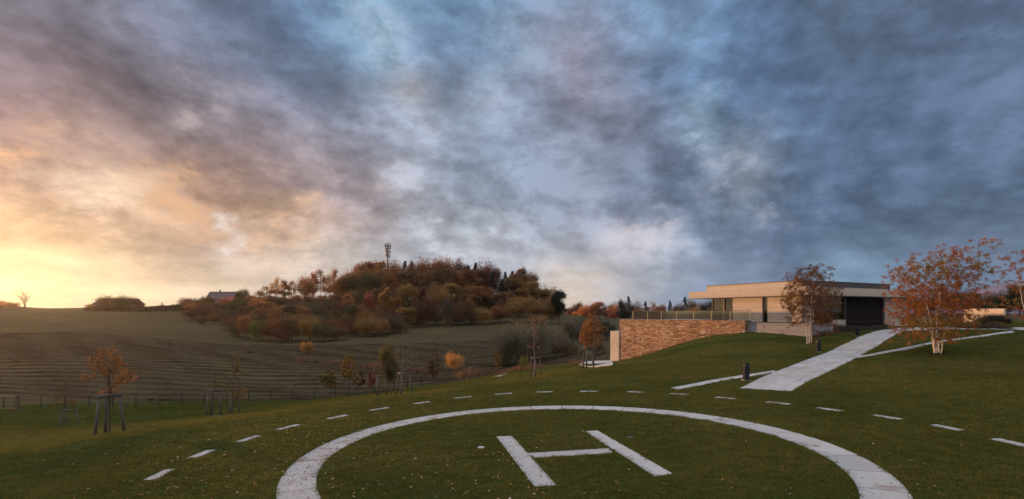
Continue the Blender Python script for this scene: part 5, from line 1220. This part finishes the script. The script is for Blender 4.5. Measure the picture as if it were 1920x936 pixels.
# one tuft
nbld = 22; r_ = np.sqrt(rng.rand(nbld))*.055; a_ = rng.uniform(0, 6.28, nbld); bx = np.c_[r_*np.cos(a_), r_*np.sin(a_), np.zeros(nbld)]
hh = rng.uniform(.016, .036, nbld); lean = rng.normal(size=(nbld, 2))*.016; wd = rng.normal(size=(nbld, 2)); wd /= np.linalg.norm(wd, axis=1, keepdims=True); wd *= .0022
V = np.stack([np.c_[bx[:, :2]-wd, bx[:, 2]], np.c_[bx[:, :2]+wd, bx[:, 2]], np.c_[bx[:, :2]+lean*.5+wd*.7, hh*.65], np.c_[bx[:, :2]+lean, hh]], 1).reshape(-1, 3)
q = np.arange(nbld)*4; tf = npmesh('grass_tuft', V, np.stack([q, q+1, q+2, q+3], 1))
def grassmat():
    m, t, out = material('grass_blade'); oi = t.new('ShaderNodeObjectInfo'); g = t.new('ShaderNodeNewGeometry'); P_ = g.outputs['Position']
    r = g.outputs['Random Per Island']; big = t.noise(P_, .22, 4, .65); mid = t.noise(P_, 2.2, 4, .65)
    k = t.math('ADD', t.math('MULTIPLY', r, .45), t.math('ADD', t.math('MULTIPLY', big, .62), t.math('MULTIPLY', mid, .45)))  # broad noise mixes mown patches with sunlit highlights put into the colour
    k = t.math('SUBTRACT', k, .13)
    col = t.ramp(k, [(.25, (.024, .034, .006)), (.5, (.052, .068, .010)), (.74, (.095, .100, .017)), (.96, (.20, .16, .05))])
    fs = t.new('ShaderNodeSeparateXYZ'); t.l.new(P_, fs.inputs[0]); fr = t.maprange(fs.outputs[2], -2.6, -4.0, 0., 1., True)
    col = t.mix(fr, col, t.ramp(k, [(.25, (.030, .044, .006)), (.7, (.062, .076, .010)), (.95, (.11, .11, .02))]))
    p = t.new('ShaderNodeBsdfPrincipled'); t.l.new(col, p.inputs['Base Color']); p.inputs['Roughness'].default_value = .55; p.inputs['Specular IOR Level'].default_value = .2
    tr = t.new('ShaderNodeBsdfTranslucent'); t.l.new(col, tr.inputs[0]); mx = t.new('ShaderNodeMixShader'); mx.inputs[0].default_value = .45
    t.l.new(p.outputs[0], mx.inputs[1]); t.l.new(tr.outputs[0], mx.inputs[2]); t.l.new(mx.outputs[0], out.inputs[0]); return m
tf.materials.append(grassmat())
tuft = bpy.data.objects.new('grass_tuft', tf)
lg = link('lawn_grass', pm); tag(lg, 'short mown grass blades covering the lawn', 'grass', kind='stuff')
ng = bpy.data.node_groups.new('scatter_grass', 'GeometryNodeTree'); ng.interface.new_socket('Geometry', in_out='INPUT', socket_type='NodeSocketGeometry'); ng.interface.new_socket('Geometry', in_out='OUTPUT', socket_type='NodeSocketGeometry')
gi = ng.nodes.new('NodeGroupInput'); go = ng.nodes.new('NodeGroupOutput'); ip = ng.nodes.new('GeometryNodeInstanceOnPoints'); ob = ng.nodes.new('GeometryNodeObjectInfo'); ob.inputs['Object'].default_value = tuft; ob.inputs['As Instance'].default_value = True
sa = ng.nodes.new('GeometryNodeInputNamedAttribute'); sa.data_type = 'FLOAT'; sa.inputs['Name'].default_value = 'sc'
ra = ng.nodes.new('GeometryNodeInputNamedAttribute'); ra.data_type = 'FLOAT'; ra.inputs['Name'].default_value = 'rz'; cx_ = ng.nodes.new('ShaderNodeCombineXYZ')
ng.links.new(gi.outputs[0], ip.inputs['Points']); ng.links.new(ob.outputs['Geometry'], ip.inputs['Instance']); ng.links.new(sa.outputs['Attribute'], ip.inputs['Scale']); ng.links.new(ra.outputs['Attribute'], cx_.inputs[2]); ng.links.new(cx_.outputs[0], ip.inputs['Rotation']); ng.links.new(ip.outputs[0], go.inputs[0])
md = lg.modifiers.new('scatter', 'NODES'); md.node_group = ng
# fallen leaves: thicker on the left, some on the ring
rng = np.random.RandomState(31); LP = []
for n, x0, x1, y0, y1 in ((800, -9, 1, 6.5, 13), (420, -12, -3, 12, 18), (260, 0, 14, 6.5, 14), (300, -8, 22, 13, 26), (170, 24, 36, 26, 40), (160, 20, 34, 10, 24), (90, 1, 14, 24, 34)):
    LP.append(np.c_[rng.uniform(x0, x1, n), rng.uniform(y0, y1, n)])
for _ in range(260):                     # gathered on the left of the ring
    a = rng.normal(175, 22); a = R(a); r0 = ringr(a)-rng.uniform(.05, .7); LP.append(np.array([[PC[0]+r0*math.cos(a), PC[1]+r0*math.sin(a)]]))
LP = np.concatenate(LP); n = len(LP); z = Z(LP[:, 0], LP[:, 1])+rng.uniform(.022, .04, n)
V, Qd = quads_from(np.c_[LP, z], .040, rng, 0.0, .8, dirs=np.tile([[0., 0, 0]], (n, 1)))
V = V.reshape(-1, 4, 3); V[:, :, 2] = z[:, None]+(V[:, :, 2]-z[:, None])*.35; V = V.reshape(-1, 3)
def leaflitter():
    m, t, out = material('fallen_leaf'); g = t.new('ShaderNodeNewGeometry')
    col = t.ramp(g.outputs['Random Per Island'], [(0, (.10, .045, .02)), (.35, (.22, .10, .045)), (.6, (.30, .20, .11)), (.8, (.26, .06, .02)), (1, (.46, .38, .28))])
    principled(t, out, col, .7); return m
link('fallen_leaves', npmesh('fallen_leaves', V, Qd), leaflitter()); tag(bpy.data.objects['fallen_leaves'], 'dry brown fallen leaves scattered over the lawn and the ring', 'leaves', kind='stuff')

# ------------------------------------------------------------------ evening haze, added to give the low sun's glow at left
hb = MB().box(-640, 640, -420, 700, -40, 62).build('haze', None)
hm_, ht, ho_ = material('evening_haze'); pv = ht.new('ShaderNodeVolumePrincipled'); pv.inputs['Color'].default_value = (.95, .93, .92, 1); pv.inputs['Density'].default_value = .00007; pv.inputs['Anisotropy'].default_value = .8
ht.l.new(pv.outputs[0], ho_.inputs['Volume']); hb.data.materials.clear(); hb.data.materials.append(hm_); tag(hb, 'thin evening haze added for the sun glow over the fields', 'haze', kind='stuff')
